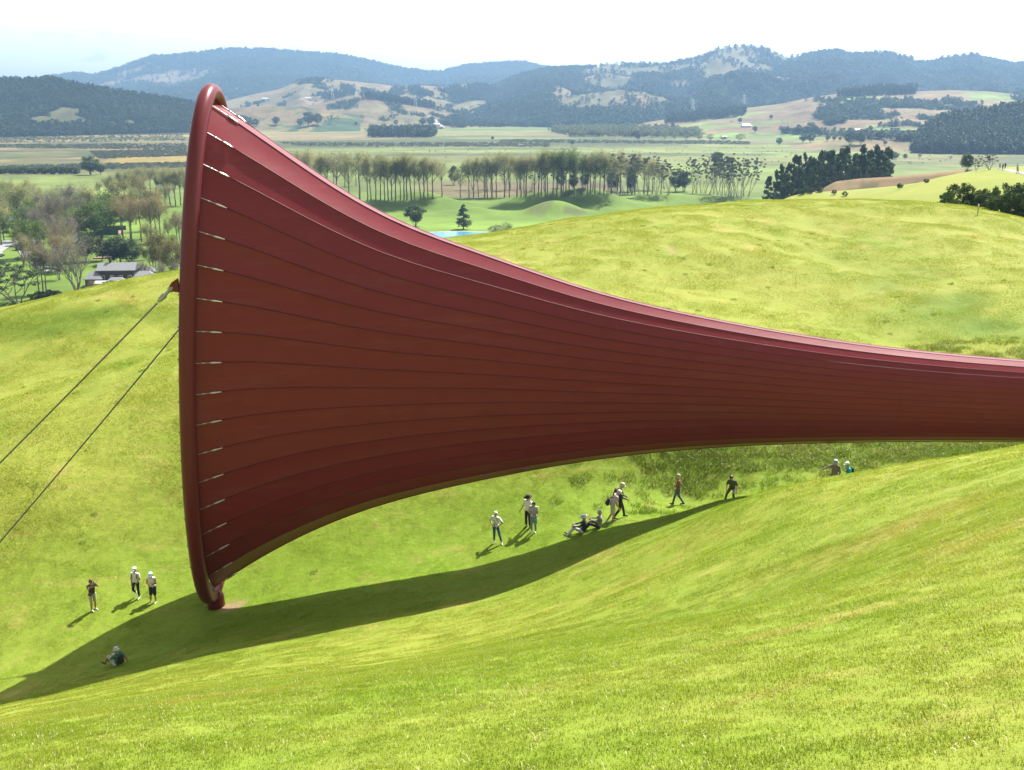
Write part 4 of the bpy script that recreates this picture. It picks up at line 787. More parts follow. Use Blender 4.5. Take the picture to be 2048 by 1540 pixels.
for kd, u, vb, vt in FAR:
    zone = 'below the dry hills behind the funnel' if u < 880 and vb < 260 else 'just above the tree row behind the funnel' if u < 880 else 'on the plain right of centre' if u < 1250 else 'on the far plain above the gum grove' if u < 1560 else 'on the farmed slopes above the pine plantation'
    word = {'dark': 'dark', 'macro': 'flat-topped', 'willow': 'pale round', 'bare': 'thin'}[kd]; key = (zone, word); cnt[key] = cnt.get(key, 0) + 1
    tree_px({'willow': 'willow_tree', 'bare': 'bare_tree'}.get(kd, 'evergreen_tree'), kd, u, vb, vt, f'small {word} tree {zone}, {ordn(cnt[key])} counted', 'distant trees in the valley', 1.35)

# ------------------------------------------------------------------ masses of trees and scrub (instanced)
def blob(name, seed, h, m_, sub=2, cone=0.0):
    """small tree of unit height for far woods: a few leaf clumps of small faces"""
    rng = np.random.default_rng(seed); ct = []; rd = []
    for k in range(9):
        t = rng.uniform(0.25, 0.85); r = 0.30 * (1 - cone * t) * rng.uniform(0.3, 1.0) * (1.15 - 0.5 * abs(t - 0.5)); a = rng.uniform(0, 6.28); ct.append((r * math.cos(a), r * math.sin(a), t)); rd.append(0.20 * (1 - 0.5 * cone * t))
    ct.append((0, 0, 0.88)); rd.append(0.10 if cone else 0.18); ct.append((0, 0, 0.3)); rd.append(0.28)
    V, F_ = leaf_cloud(rng, np.array(ct), np.array(rd), 190, 0.050, 1.3, 1.0)
    return bpy.data.objects.new(name, mesh_data(name, V, F_, [m_]))
def coll(name, objs):
    c = bpy.data.collections.new(name)
    for o in objs: c.objects.link(o)
    return c
def scatter(name, pts, scl, rot, c, label=None, cat=None):
    me = bpy.data.meshes.new(name); pts = np.asarray(pts, np.float32); me.vertices.add(len(pts)); me.vertices.foreach_set('co', pts.ravel())
    me.attributes.new('scl', 'FLOAT_VECTOR', 'POINT').data.foreach_set('vector', np.asarray(scl, np.float32).ravel())
    me.attributes.new('rot', 'FLOAT_VECTOR', 'POINT').data.foreach_set('vector', np.asarray(rot, np.float32).ravel())
    o = obj(name, me); ng = bpy.data.node_groups.new(name, 'GeometryNodeTree')
    ng.interface.new_socket('Geometry', in_out='INPUT', socket_type='NodeSocketGeometry'); ng.interface.new_socket('Geometry', in_out='OUTPUT', socket_type='NodeSocketGeometry')
    N, L = ng.nodes, ng.links; gi = N.new('NodeGroupInput'); go = N.new('NodeGroupOutput'); ip = N.new('GeometryNodeInstanceOnPoints'); ci = N.new('GeometryNodeCollectionInfo')
    ci.inputs['Collection'].default_value = c; ci.inputs['Separate Children'].default_value = True; ci.inputs['Reset Children'].default_value = True
    ip.inputs['Pick Instance'].default_value = True
    a1 = N.new('GeometryNodeInputNamedAttribute'); a1.data_type = 'FLOAT_VECTOR'; a1.inputs['Name'].default_value = 'scl'
    a2 = N.new('GeometryNodeInputNamedAttribute'); a2.data_type = 'FLOAT_VECTOR'; a2.inputs['Name'].default_value = 'rot'
    e2 = N.new('FunctionNodeEulerToRotation')
    L.new(gi.outputs[0], ip.inputs['Points']); L.new(ci.outputs[0], ip.inputs['Instance']); L.new(a1.outputs['Attribute'], ip.inputs['Scale']); L.new(a2.outputs['Attribute'], e2.inputs['Euler']); L.new(e2.outputs['Rotation'], ip.inputs['Rotation']); L.new(ip.outputs['Instances'], go.inputs[0])
    md = o.modifiers.new('scatter', 'NODES'); md.node_group = ng; tag(o, label, cat, kind='stuff'); return o
FORM = leaf_mat('forest_canopy', (0.026, 0.046, 0.020), (0.048, 0.072, 0.028), 0.15); SCRM = leaf_mat('scrub_leaf', (0.050, 0.066, 0.030), (0.085, 0.095, 0.045), 0.1); WILM = leaf_mat('willow_canopy', (0.085, 0.11, 0.05), (0.11, 0.125, 0.06), 0.2)
C_FOR = coll('forest_kinds', [blob('forest_tree', s, 1, FORM, 2, 0.0 if s < 3 else 0.7) for s in range(1, 6)])
C_PINE = coll('pine_kinds', [blob('plantation_tree', s + 20, 1, FORM, 2, 0.8) for s in range(3)])
C_SCR = coll('scrub_kinds', [blob('scrub_bush', s + 40, 1, SCRM, 2) for s in range(3)]); C_WIL = coll('willow_kinds', [blob('willow_mass', s + 60, 1, WILM, 2) for s in range(3)])
def forest_on(rd, name, n, h, label, wide=1.0, c=None):
    V, F_, m_ = rd['V'], rd['F'], rd['mask']; rows, cols = rd['shape']; rng = np.random.default_rng(len(name) * 7 + n)
    tri = V[F_]; area = np.linalg.norm(np.cross(tri[:, 1] - tri[:, 0], tri[:, 3] - tri[:, 0]), axis=1) * m_[F_].mean(1) ** 1.5
    rr = np.arange(len(F_)) // (cols - 1); area[rr > 72] = 0
    k = rng.choice(len(F_), n, p=area / area.sum()); a, b = rng.random((2, n, 1)); q = tri[k]
    P = (q[:, 0] * (1 - a) + q[:, 1] * a) * (1 - b) + (q[:, 3] * (1 - a) + q[:, 2] * a) * b
    s = h * rng.uniform(0.65, 1.35, n); S = np.stack([s * wide * rng.uniform(0.8, 1.3, n), s * wide, s], -1); Ro = np.zeros((n, 3)); Ro[:, 2] = rng.uniform(0, 6.28, n)
    P[:, 2] -= 0.12 * s; scatter(name, P, S, Ro, c or C_FOR, label, 'forest')
forest_on(RA, 'far_forest', 42000, 20, 'blue hazy forest covering the far range behind the funnel', 1.5)
forest_on(RB, 'range_forest', 46000, 16, 'dark forest covering the range at upper right', 1.3)
forest_on(RC, 'gully_scrub', 5000, 10, 'dark scrub in the gullies of the dry foothills', 1.6)
forest_on(RC2, 'hill_scrub', 500, 8, 'dark scrub on the dry hill before the foothills', 1.6)
forest_on(RD, 'hill_forest', 13000, 13, 'dark pine forest on the hill at the left edge', 1.0)
forest_on(RE, 'slope_scrub', 2600, 9, 'dark scrub patches on the farmed hills at right', 1.4)
forest_on(RF, 'pine_forest', 5200, 18, 'dark pine forest on the hill at the right edge', 0.9, C_PINE)
def patch(name, polys, n, h, label, c, wide=1.0, cat='wood'):
    rng = np.random.default_rng(len(label) + n); P = []
    per = n // len(polys)
    for poly in polys:
        poly = np.array(poly, float); lo, hi = poly.min(0), poly.max(0); got = 0; tries = 0
        while got < per and tries < per * 30:
            tries += 1; u, v = rng.uniform(lo, hi); ins = False; j = len(poly) - 1
            for i in range(len(poly)):
                if (poly[i, 1] > v) != (poly[j, 1] > v) and u < (poly[j, 0] - poly[i, 0]) * (v - poly[i, 1]) / (poly[j, 1] - poly[i, 1]) + poly[i, 0]: ins = not ins
                j = i
            if ins:
                g = ground(u, v)
                if g: P.append(g); got += 1
    n = len(P); s = h * rng.uniform(0.6, 1.4, n); S = np.stack([s * wide, s * wide, s], -1); Ro = np.zeros((n, 3)); Ro[:, 2] = rng.uniform(0, 6.28, n)
    scatter(name, np.array(P) - np.array([0, 0, 0.5]), S, Ro, c, label, cat)
patch('shelter_wood', [[(735, 275), (742, 268), (870, 268), (868, 275)]], 420, 17, 'dense dark shelter wood on the plain behind the funnel', C_FOR, 1.0)
patch('strip_plantation', [[(722, 195), (735, 192), (870, 212), (868, 219), (800, 207)]], 420, 15, 'dark strip plantation crossing the dry hill', C_PINE, 0.9)
patch('hill_plantation', [[(815, 180), (830, 175), (868, 190), (866, 196), (825, 188)], [(650, 188), (712, 180), (708, 192), (640, 202)]], 420, 14, 'two dark plantation blocks on the dry foothills', C_PINE, 0.9)
patch('valley_wood', [[(905, 252), (980, 248), (1060, 246), (1062, 254), (905, 256)], [(885, 252), (900, 240), (960, 238), (980, 248), (900, 252)]], 600, 15, 'dark woods at foot of the forest range in the middle', C_FOR, 1.2)
patch('willow_wood', [[(1090, 262), (1240, 258), (1400, 268), (1396, 275), (1140, 274)]], 600, 13, 'pale willow wood on the far plain right of centre', C_WIL, 1.3)
patch('pine_block', [[(1330, 250), (1345, 236), (1490, 222), (1492, 232)]], 500, 17, 'dark pine block above the far plain at right of centre', C_PINE, 0.9)
patch('ridge_plantation', [[(1670, 196), (1700, 190), (1832, 180), (1832, 188), (1700, 195)]], 420, 19, 'long dark plantation along the ridge of the farmed hills', C_PINE, 0.8)
patch('round_wood', [[(1628, 235), (1640, 218), (1672, 212), (1700, 228), (1690, 245), (1660, 250)]], 300, 11, 'round dark wood in the fold of the farmed hills', C_FOR, 1.4)
patch('foot_scrub', [[(1560, 262), (1700, 268), (1840, 276), (1840, 284), (1700, 276), (1560, 268)]], 260, 10, 'dark scrub along foot of the farmed hills', C_FOR, 1.4)
patch('wetland_scrub', [[(0, 266), (370, 262), (372, 282), (0, 286)], [(0, 290), (372, 288), (372, 300), (0, 296)], [(180, 304), (372, 298), (372, 312), (200, 318)], [(0, 334), (372, 326), (372, 336), (0, 342)], [(560, 286), (1100, 286), (1100, 294), (600, 292)], [(1000, 280), (1500, 283), (1500, 289), (1000, 285)]], 6500, 2.4, 'low grey green scrub in bands across the wet plain', C_SCR, 2.2, 'scrub')
patch('plain_scrub', [[(700, 292), (1500, 292), (1900, 300), (1900, 330), (1500, 325), (900, 318)], [(480, 232), (880, 232), (880, 250), (480, 250)], [(1560, 200), (1880, 200), (1880, 240), (1560, 250)]], 900, 1.6, 'scattered small bushes dotting the plain and farmed slopes', C_SCR, 1.4, 'scrub')
patch('hill_top_trees', [[(1735, 109), (1745, 107), (1830, 126), (1825, 128)], [(1870, 126), (1960, 116), (1960, 118), (1870, 128)]], 150, 24, 'row of trees along the skyline at upper right', C_FOR, 1.1)
# ------------------------------------------------------------------ buildings, court, pylons, post
WALLD = mat('dark_timber', (0.050, 0.040, 0.034), rough=0.8, var=0.2, vscale=1.5); WALLW = mat('white_boards', (0.62, 0.61, 0.58), rough=0.7, var=0.08, vscale=2)
ROOFG = mat('grey_slate', (0.15, 0.155, 0.165), rough=0.6, var=0.18, vscale=0.9); ROOFL = mat('pale_iron_roof', (0.30, 0.31, 0.32), rough=0.5, var=0.08, vscale=1)
GLASS = mat('window_glass', (0.03, 0.04, 0.05), rough=0.08, spec=0.8); TRIM = mat('white_trim', (0.66, 0.65, 0.62), rough=0.6)
def rect_roof(mb, cx, cy_, w, d, z, h, hip=0.0, ov=0.6, th=0.22):
    """pitched roof with eaves; ridge along x; hip = how far the ridge is drawn in"""
    a, b = w / 2 + ov, d / 2 + ov
    for dz, flip in ((0, False), (-th, True)):
        v = [(cx - a, cy_ - b, z + dz), (cx + a, cy_ - b, z + dz), (cx + a, cy_ + b, z + dz), (cx - a, cy_ + b, z + dz), (cx - a + hip, cy_, z + h + dz), (cx + a - hip, cy_, z + h + dz)]
        f = [(0, 1, 5, 4), (2, 3, 4, 5), (1, 2, 5), (3, 0, 4)]; mb.add(v, [q[::-1] for q in f] if flip else f)
    v = []
    for x, y in ((-a, -b), (a, -b), (a, b), (-a, b)): v += [(cx + x, cy_ + y, z), (cx + x, cy_ + y, z - th)]
    mb.add(v, [(0, 1, 3, 2), (2, 3, 5, 4), (4, 5, 7, 6), (6, 7, 1, 0)])
def building(name, base, rz, blocks, label, cat='house', group=None, chimney=None):
    """blocks: (cx, cy, w, d, wall height, roof height, hip, wall material, roof material, windows on the front)"""
    o = empty(name, base, rz); tag(o, label, cat, group)
    for cx, cy_, w, d, h, rh, hip, wm, rm, nw in blocks:
        mb = MB(); mb.box((cx, cy_, h / 2 - 1.0), (w, d, h + 2.0)); wall = mb.build('wall', wm, o)
        mb = MB(); rect_roof(mb, cx, cy_, w, d, h + 0.02, rh, hip); roof = mb.build('roof', rm, o)
        for k in range(nw):
            x = cx - w / 2 + w * (k + 0.5) / nw; mb = MB(); y = cy_ - d / 2
            mb.box((x, y - 0.04, h * 0.55), (1.5, 0.10, 1.5)); fr = mb.build('window', TRIM, o)
            for sx_ in (-0.34, 0.34): m2 = MB(); m2.box((x + sx_, y - 0.10, h * 0.55), (0.58, 0.04, 1.26)); m2.build('pane', GLASS, fr)
        mb = MB(); mb.box((cx + w * 0.3, cy_ - d / 2 - 0.05, 1.05), (1.0, 0.12, 2.1)); mb.build('door', WALLD if wm is not WALLD else ROOFG, o)
        if chimney and cx == blocks[0][0]: mb = MB(); mb.box((cx + chimney, cy_ + 0.4, h + rh * 0.8 + 0.6), (0.9, 0.9, rh + 1.6)); mb.box((cx + chimney, cy_ + 0.4, h + rh * 1.3 + 1.45), (1.15, 1.15, 0.2)); mb.build('chimney', WALLD, roof)
    return o
g = ground(232, 573)
building('house', g + Vector((0, 0, 0.0)), R(6), [(0, 6, 14, 8, 6.2, 2.6, 0.0, WALLD, ROOFG, 4), (-8.6, 3, 6, 7, 3.2, 2.8, 2.2, WALLD, ROOFG, 1), (1.0, -2.0, 6, 4, 2.6, 1.5, 1.6, WALLD, ROOFG, 2), (10.5, 4.5, 8, 7, 3.0, 2.4, 2.6, WALLD, ROOFG, 2), (6.0, -4.0, 9, 3.4, 2.3, 0.9, 0.4, WALLD, ROOFL, 3), (-4.2, -3.6, 4.4, 3.2, 2.2, 0.9, 0.3, WALLD, ROOFL, 1)], 'dark timber house with grey slate roofs among the trees at left', chimney=-3.0)
building('outbuilding', ground(137, 486), R(-12), [(0, 0, 13, 8, 3.2, 2.2, 0.0, WALLW, ROOFG, 3), (-8, 3, 7, 5, 2.8, 1.5, 1.0, WALLW, ROOFG, 1)], 'white building with pale roof half hidden by bare trees', 'building')
building('cottage', ground(292, 556), R(10), [(0, 0, 7, 6, 3, 1.9, 1.5, WALLD, ROOFG, 2)], 'small grey roofed cottage right of the dark house')
building('barn', ground(60, 500), R(-25), [(0, 0, 12, 7, 3.2, 1.8, 0.0, WALLD, ROOFG, 2)], 'low dark barn beside the driveway at left', 'barn')
for u, v, w, lab in [(1716, 265, 16, 'white farmhouse on the farmed slope above the pine plantation'), (1492, 255, 20, 'white shed on the far plain right of centre'), (1093, 227, 14, 'tiny white house at foot of the forest range'), (530, 200, 26, 'white farm shed among trees below the far range, left one'), (616, 199, 24, 'white farm shed below the dry foothills, right one'), (1448, 278, 10, 'small white house among willows on the far plain'), (872, 252, 22, 'pale shed beside the farm road')]:
    g = ground(u, v); building('farmhouse', g, 0.2, [(0, 0, w, w * 0.5, 4.2, w * 0.18, w * 0.12, WALLW, ROOFL, 3)], lab, 'house', 'white farm buildings in the distance')
# tennis court with green netting and clay court in the garden
GREENN = mat('green_netting', (0.03, 0.10, 0.05), rough=0.8); CLAY = mat('clay_court', (0.20, 0.12, 0.08), rough=0.9, var=0.15, vscale=0.5)
def court(u, v, w, d, net, label):
    g = ground(u, v); o = empty('tennis_court', g, 0.12); tag(o, label, 'court'); mb = MB(); mb.box((0, 0, 0.30), (w, d, 0.5)); mb.build('playing_surface', CLAY, o)
    for x in np.linspace(-w / 2, w / 2, 8):
        for y in (-d / 2, d / 2): mb = MB(); mb.tube([(x, y, 0), (x, y, 3.0)], 0.06, 6); mb.build('post', WALLD, o)
    if net:
        for y in (-d / 2, d / 2): mb = MB(); mb.box((0, y, 1.5), (w, 0.05, 2.6)); mb.build('netting', GREENN, o)
court(221, 466, 13, 18, True, 'tennis court with green netting between garden trees'); court(215, 514, 10, 12, False, 'orange clay court behind the dark house')
# pylons on the far plain
PYL = mat('galvanised_lattice', (0.55, 0.57, 0.58), rough=0.5, metal=0.4)
def pylon(u, v, h, label):
    g = ground(u, v); o = empty('power_pylon', g, 0.3); tag(o, label, 'pylon', 'power pylons across the valley'); w0, w1 = h * 0.13, h * 0.03; mb = MB()
    lv = np.linspace(0, 1, 9); cor = lambda t: [(sx_ * (w0 * (1 - t) + w1 * t), sy_ * (w0 * (1 - t) + w1 * t), h * t) for sx_, sy_ in ((-1, -1), (1, -1), (1, 1), (-1, 1))]
    for i in range(8):
        a, b = cor(lv[i]), cor(lv[i + 1])
        for k in range(4): mb.tube([a[k], b[k]], 0.28, 4); mb.tube([a[k], b[(k + 1) % 4]], 0.16, 3); mb.tube([b[k], b[(k + 1) % 4]], 0.16, 3)
    mb.build('lattice_tower', PYL, o)
    for t, ln in ((0.70, 0.20), (0.82, 0.26), (0.94, 0.18)):
        mb = MB()
        for s_ in (-1, 1): mb.tube([(0, 0, h * t + 1.2), (s_ * h * ln, 0, h * t)], 0.25, 4); mb.tube([(0, 0, h * t - 1.2), (s_ * h * ln, 0, h * t)], 0.2, 4)
        mb.build('cross_arm', PYL, o)
for u, v, h, lab in [(1385, 231, 42, 'steel pylon before the dark range, left of the pair'), (1487, 224, 42, 'steel pylon before the dark range, right of the pair'), (831, 222, 45, 'steel pylon at the right end of the dry hill'), (665, 199, 45, 'steel pylon on the dry foothills')]: pylon(u, v, h, lab)
# white-topped post on the right hill
g = hit(1955, 430, 60); o = empty('marker_post', g); tag(o, 'weathered wooden post with white top on the right hill', 'post')
mb = MB(); mb.tube([(0, 0, -0.3), (0, 0, 0.85)], 0.055, 8); mb.build('shaft', mat('weathered_wood', (0.26, 0.21, 0.15), rough=0.9, var=0.3, vscale=8), o); mb = MB(); mb.tube([(0, 0, 0.85), (0, 0, 1.15)], 0.065, 8); mb.build('white_cap', mat('white_post_paint', (0.75, 0.75, 0.73)), o)
# ------------------------------------------------------------------ people
def rcone(mb, p0, p1, r0, r1, n=10, mi=0):
    p0, p1 = Vector(p0), Vector(p1); ax = p1 - p0; L_ = ax.length
    t = ax / L_ if L_ > 1e-6 else Vector((0, 0, 1)); x = t.orthogonal().normalized(); y = t.cross(x); vs = []; fs = []
    ph = [-80, -50, -20, 0] ; rings = [(p0, r0, R(a)) for a in ph] + [(p1, r1, R(-a)) for a in ph[::-1]]
    for c, r, a in rings:
        for k in range(n): q = 2 * math.pi * k / n; vs.append(c + t * r * math.sin(a) + (x * math.cos(q) + y * math.sin(q)) * r * math.cos(a))
    for i in range(len(rings) - 1):
        for k in range(n): fs.append((i * n + k, i * n + (k + 1) % n, (i + 1) * n + (k + 1) % n, (i + 1) * n + k))
    fs += [tuple(range(n))[::-1], tuple((len(rings) - 1) * n + k for k in range(n))]; mb.add(vs, fs, mi)
def sd(P, p0, p1, r0, r1):
    p0, p1 = np.array(p0, float), np.array(p1, float); d = p1 - p0; l2 = d @ d + 1e-12
    t = np.clip((P - p0) @ d / l2, 0, 1); return np.linalg.norm(P - p0 - t[:, None] * d, axis=1) - (r0 + (r1 - r0) * t)
def fuse(prims, voxel, mats, name, extra=None, iters=3):
    """one continuous skin over a set of rounded cones (p0, p1, r0, r1, material index)"""
    mb = MB()
    for p0, p1, r0, r1, mi in prims:
        if r0 > 0: rcone(mb, p0, p1, r0, r1)
    me = mb.data('tmp', [], False); o = bpy.data.objects.new('tmp', me); COL.objects.link(o)
    m = o.modifiers.new('r', 'REMESH'); m.mode = 'VOXEL'; m.voxel_size = voxel; m.use_smooth_shade = True
    s = o.modifiers.new('s', 'SMOOTH'); s.factor = 0.5; s.iterations = iters
    dg = bpy.context.evaluated_depsgraph_get(); ev = o.evaluated_get(dg); out = bpy.data.meshes.new_from_object(ev); out.name = name
    bpy.data.objects.remove(o); out.materials.clear()
    for q in mats: out.materials.append(q)
    n = len(out.polygons); c = np.zeros(n * 3); out.polygons.foreach_get('center', c); c = c.reshape(-1, 3)
    D_ = np.stack([sd(c, p0, p1, abs(r0), abs(r1)) for p0, p1, r0, r1, mi in prims]); mi = np.array([p[4] for p in prims])[D_.argmin(0)]
    if extra:
        b = bmesh.new(); b.from_mesh(out); b.free()
        v = np.zeros(len(out.vertices) * 3); out.vertices.foreach_get('co', v); v = v.reshape(-1, 3); F_ = [tuple(p.vertices) for p in out.polygons]
        mx = MB()
        for p0, p1, r0, r1, m_ in extra: rcone(mx, p0, p1, r0, r1, 6, m_)
        k = len(v); out2 = mesh_data(name, np.concatenate([v, np.array(mx.v)]), F_ + [tuple(k + i for i in f) for f in mx.f], mats, np.concatenate([mi, np.array(mx.m)]), True)
        bpy.data.meshes.remove(out); return out2
    out.polygons.foreach_set('material_index', mi.astype(np.int32)); out.polygons.foreach_set('use_smooth', np.ones(n, bool)); return out
def cloth(name, c): return mat('cloth_' + name, c, rough=0.85, var=0.12, vscale=9, bump=0.15, bscale=60)
SKIN = mat('skin', (0.42, 0.24, 0.16), rough=0.55, var=0.06, vscale=8); SKIN2 = mat('skin_tan', (0.33, 0.18, 0.11), rough=0.55, var=0.06, vscale=8)
FACE = mat('eye_and_lip', (0.08, 0.04, 0.035), rough=0.4)
STAND = dict(head=(0, 0.02, 1.60), neck=(0, 0, 1.44), chest=(0, 0, 1.27), waist=(0, 0, 1.06), pelvis=(0, 0, 0.94),
             shL=(-0.185, 0, 1.39), shR=(0.185, 0, 1.39), elL=(-0.235, -0.03, 1.11), elR=(0.235, -0.03, 1.11), wrL=(-0.23, 0.06, 0.87), wrR=(0.23, 0.06, 0.87),
             hiL=(-0.095, 0, 0.92), hiR=(0.095, 0, 0.92), knL=(-0.105, 0.02, 0.50), knR=(0.105, 0.02, 0.50), anL=(-0.11, -0.02, 0.085), anR=(0.11, -0.02, 0.085), toL=(-0.125, 0.15, 0.035), toR=(0.125, 0.15, 0.035), look=(0, 1, 0))
def person(loc, rz, label, J, top, legs, shoes, sleeve='short', leglen='long', hair=None, hat=None, skin=SKIN, scale=1.0, pack=None, extras=(), pose='', group='visitors on the grass', skirt=False, build=1.0):
    j = {k: np.array(v, float) for k, v in {**STAND, **J}.items()}; M = [skin, top, legs, shoes, FACE]; pr = []
    A = lambda a, b, r0, r1, m_: pr.append((a, b, r0 * build if m_ in (1, 2) else r0, r1 * build if m_ in (1, 2) else r1, m_))
    look = j['look'] / np.linalg.norm(j['look']); H = j['head']; upv = H - j['neck']; upv /= np.linalg.norm(upv); fx = look - upv * look.dot(upv); fx /= np.linalg.norm(fx); sdv = np.cross(fx, upv)
    # head: skull, face, jaw, nose, ears, neck
    A(H - upv * 0.02 - fx * 0.015, H + upv * 0.045 - fx * 0.02, 0.088, 0.085, 0); A(H + fx * 0.035 - upv * 0.02, H + fx * 0.03 - upv * 0.07, 0.066, 0.050, 0); A(H + fx * 0.092 + upv * 0.0, H + fx * 0.106 - upv * 0.03, 0.013, 0.017, 0)
    for s in (-1, 1): A(H + sdv * s * 0.084 + upv * 0.015, H + sdv * s * 0.086 - upv * 0.03, 0.017, 0.012, 0); pr.append((H + sdv * s * 0.034 + fx * 0.093 + upv * 0.004, H + sdv * s * 0.036 + fx * 0.093 + upv * 0.004, -0.016, -0.016, 4))
    pr.append((H + fx * 0.090 - upv * 0.064 - sdv * 0.02, H + fx * 0.090 - upv * 0.064 + sdv * 0.02, -0.012, -0.012, 4))
    A(j['neck'] - upv * 0.03, H - upv * 0.06, 0.058, 0.052, 0)
    sx_ = (j['shR'] - j['shL']); sx_ /= np.linalg.norm(sx_); hx = (j['hiR'] - j['hiL']); hx /= np.linalg.norm(hx)
    A(j['shL'] * 0.86 + j['shR'] * 0.14, j['shR'] * 0.86 + j['shL'] * 0.14, 0.078, 0.078, 1); A(j['neck'] - upv * 0.05, j['chest'], 0.075, 0.11, 1)
    for s in (-1, 1):
        A(j['chest'] + sx_ * s * 0.075, j['waist'] + sx_ * s * 0.055, 0.112, 0.100, 1); A(j['waist'] + sx_ * s * 0.055, j['pelvis'] + hx * s * 0.07, 0.102, 0.112, 1); A(j['shL' if s < 0 else 'shR'] * 0.8 + j['chest'] * 0.2, j['chest'] + sx_ * s * 0.08, 0.075, 0.105, 1)
        A(j['pelvis'] + hx * s * 0.06 + np.array([0, 0, -0.02]), (j['hiL'] if s < 0 else j['hiR']), 0.112, 0.10, 2)
    ex = []
    for s, c in ((-1, 'L'), (1, 'R')):
        sh, el, wr, hi, kn, an, to = (j[k + c] for k in ('sh', 'el', 'wr', 'hi', 'kn', 'an', 'to'))
        if sleeve == 'none': A(sh, el, 0.056, 0.043, 0)
        else:
            A(sh, el, 0.062, 0.050, 1 if sleeve == 'long' else 0)
            if sleeve == 'short': A(sh, sh * 0.35 + el * 0.65, 0.070, 0.066, 1)
        A(el, wr, 0.047 if sleeve == 'long' else 0.041, 0.036 if sleeve == 'long' else 0.028, 1 if sleeve == 'long' else 0)
        # hand: palm, four fingers, thumb from the side of the palm
        fd = (wr - el); fd /= np.linalg.norm(fd); fd = fd + np.array(j.get('hand' + c, (0, 0, 0)), float); fd /= np.linalg.norm(fd)
        ac = np.cross(fd, np.array([s * 1.0, 0.2, 0.1])); ac /= np.linalg.norm(ac); pn = np.cross(fd, ac) * s
        A(wr, wr + fd * 0.075, 0.028, 0.034, 0); A(wr + fd * 0.05 - ac * 0.018, wr + fd * 0.085 + ac * 0.02, 0.026, 0.024, 0)
        for q, (o_, l_) in enumerate(((-0.032, 0.062), (-0.011, 0.074), (0.010, 0.070), (0.030, 0.054))):
            b0 = wr + fd * 0.088 + ac * o_; b1 = b0 + fd * l_ * 0.55 - pn * 0.012; b2 = b1 + fd * l_ * 0.40 - pn * 0.026; ex.append((b0, b1, 0.0095, 0.0088, 0)); ex.append((b1, b2, 0.0088, 0.0072, 0))
        t0 = wr + fd * 0.035 + ac * 0.026; t1 = t0 + fd * 0.030 + ac * 0.034; ex.append((t0, t1, 0.013, 0.011, 0)); ex.append((t1, t1 + fd * 0.032 + ac * 0.008, 0.011, 0.008, 0))
        lm = 2; A(hi, kn, 0.098, 0.066, lm if leglen != 'bare' else 0)
        if leglen == 'long': A(kn, an, 0.068, 0.054, 2)
        elif leglen == 'capri': A(kn, kn * 0.35 + an * 0.65, 0.068, 0.062, 2); A(kn, an, 0.054, 0.038, 0)
        else: A(hi, kn * 0.92 + hi * 0.08, 0.112, 0.090, 2); A(kn, kn * 0.6 + an * 0.4, 0.055, 0.057, 0); A(kn * 0.6 + an * 0.4, an, 0.057, 0.038, 0)
        A(an, an + np.array([0, 0, -0.03]), 0.046, 0.050, 3); A(an + (an - to) * 0.25 + np.array([0, 0, -0.03]), to, 0.042, 0.036, 3)
    root = empty('person', loc, rz); root.scale = (scale,) * 3; tag(root, label, 'person', group)
    obj('body', fuse(pr, 0.019, M, 'body', ex), root)
    if hair is not None:
        hm, long_ = hair; hp = [(H + upv * 0.05 - fx * 0.03, H + upv * 0.055 - fx * 0.005, 0.098, 0.09, 0), (H - fx * 0.05 + upv * 0.02, H - fx * 0.045 - upv * 0.05, 0.085, 0.07, 0)]
        for s in (-1, 1): hp.append((H + sdv * s * 0.055 + upv * 0.04 - fx * 0.02, H + sdv * s * 0.062 - upv * (0.02 + long_ * 0.5) - fx * 0.03, 0.052, 0.04, 0))
        if long_: hp.append((H - fx * 0.07 - upv * 0.03, H - fx * 0.075 - upv * (0.06 + long_), 0.07, 0.05, 0))
        obj('hair', fuse(hp, 0.018, [hm], 'hair'), root)
    if hat is not None:
        kind, hm, bm_ = hat; mb = MB(); Q = Matrix((Vector(sdv), Vector(fx), Vector(upv))).transposed(); o0 = Vector(H + upv * 0.045 - fx * 0.01); n = 24
        prof = [(0.104, 0.0), (0.106, 0.035), (0.100, 0.075), (0.075, 0.098), (0.03, 0.106), (0.002, 0.107)]
        if kind in ('brim', 'bucket'): w = 0.20 if kind == 'brim' else 0.165; dz = -0.012 if kind == 'brim' else -0.045; prof = [(0.100, -0.004), (w, dz - 0.006), (w + 0.004, dz), (0.108, 0.006)] + prof[1:]
        vs = []
        for r, z in prof:
            for k in range(n): a = 2 * math.pi * k / n; vs.append(o0 + Q @ Vector((r * math.cos(a) * 0.95, r * math.sin(a) * 1.08, z)))
        mb.add(vs, [(i * n + k, i * n + (k + 1) % n, (i + 1) * n + (k + 1) % n, (i + 1) * n + k) for i in range(len(prof) - 1) for k in range(n)])
        if kind == 'cap':
            pv = []; m_ = 9
            for dz in (0.012, -0.004):
                for i in range(m_): a = R(-62 + 124 * i / (m_ - 1)); pv.append(o0 + Q @ Vector((math.sin(a) * 0.098, math.cos(a) * 0.108, dz + 0.004))); pv.append(o0 + Q @ Vector((math.sin(a) * 0.100, 0.105 + math.cos(a) * 0.095, dz - 0.012)))
            f = [(2 * i, 2 * i + 1, 2 * i + 3, 2 * i + 2) for i in range(m_ - 1)]; k2 = 2 * m_
            mb.add(pv, f + [tuple(k2 + q for q in t[::-1]) for t in f] + [(2 * i + 1, k2 + 2 * i + 1, k2 + 2 * i + 3, 2 * i + 3) for i in range(m_ - 1)])
        h_ = mb.build('hat', hm, root, smooth=True)
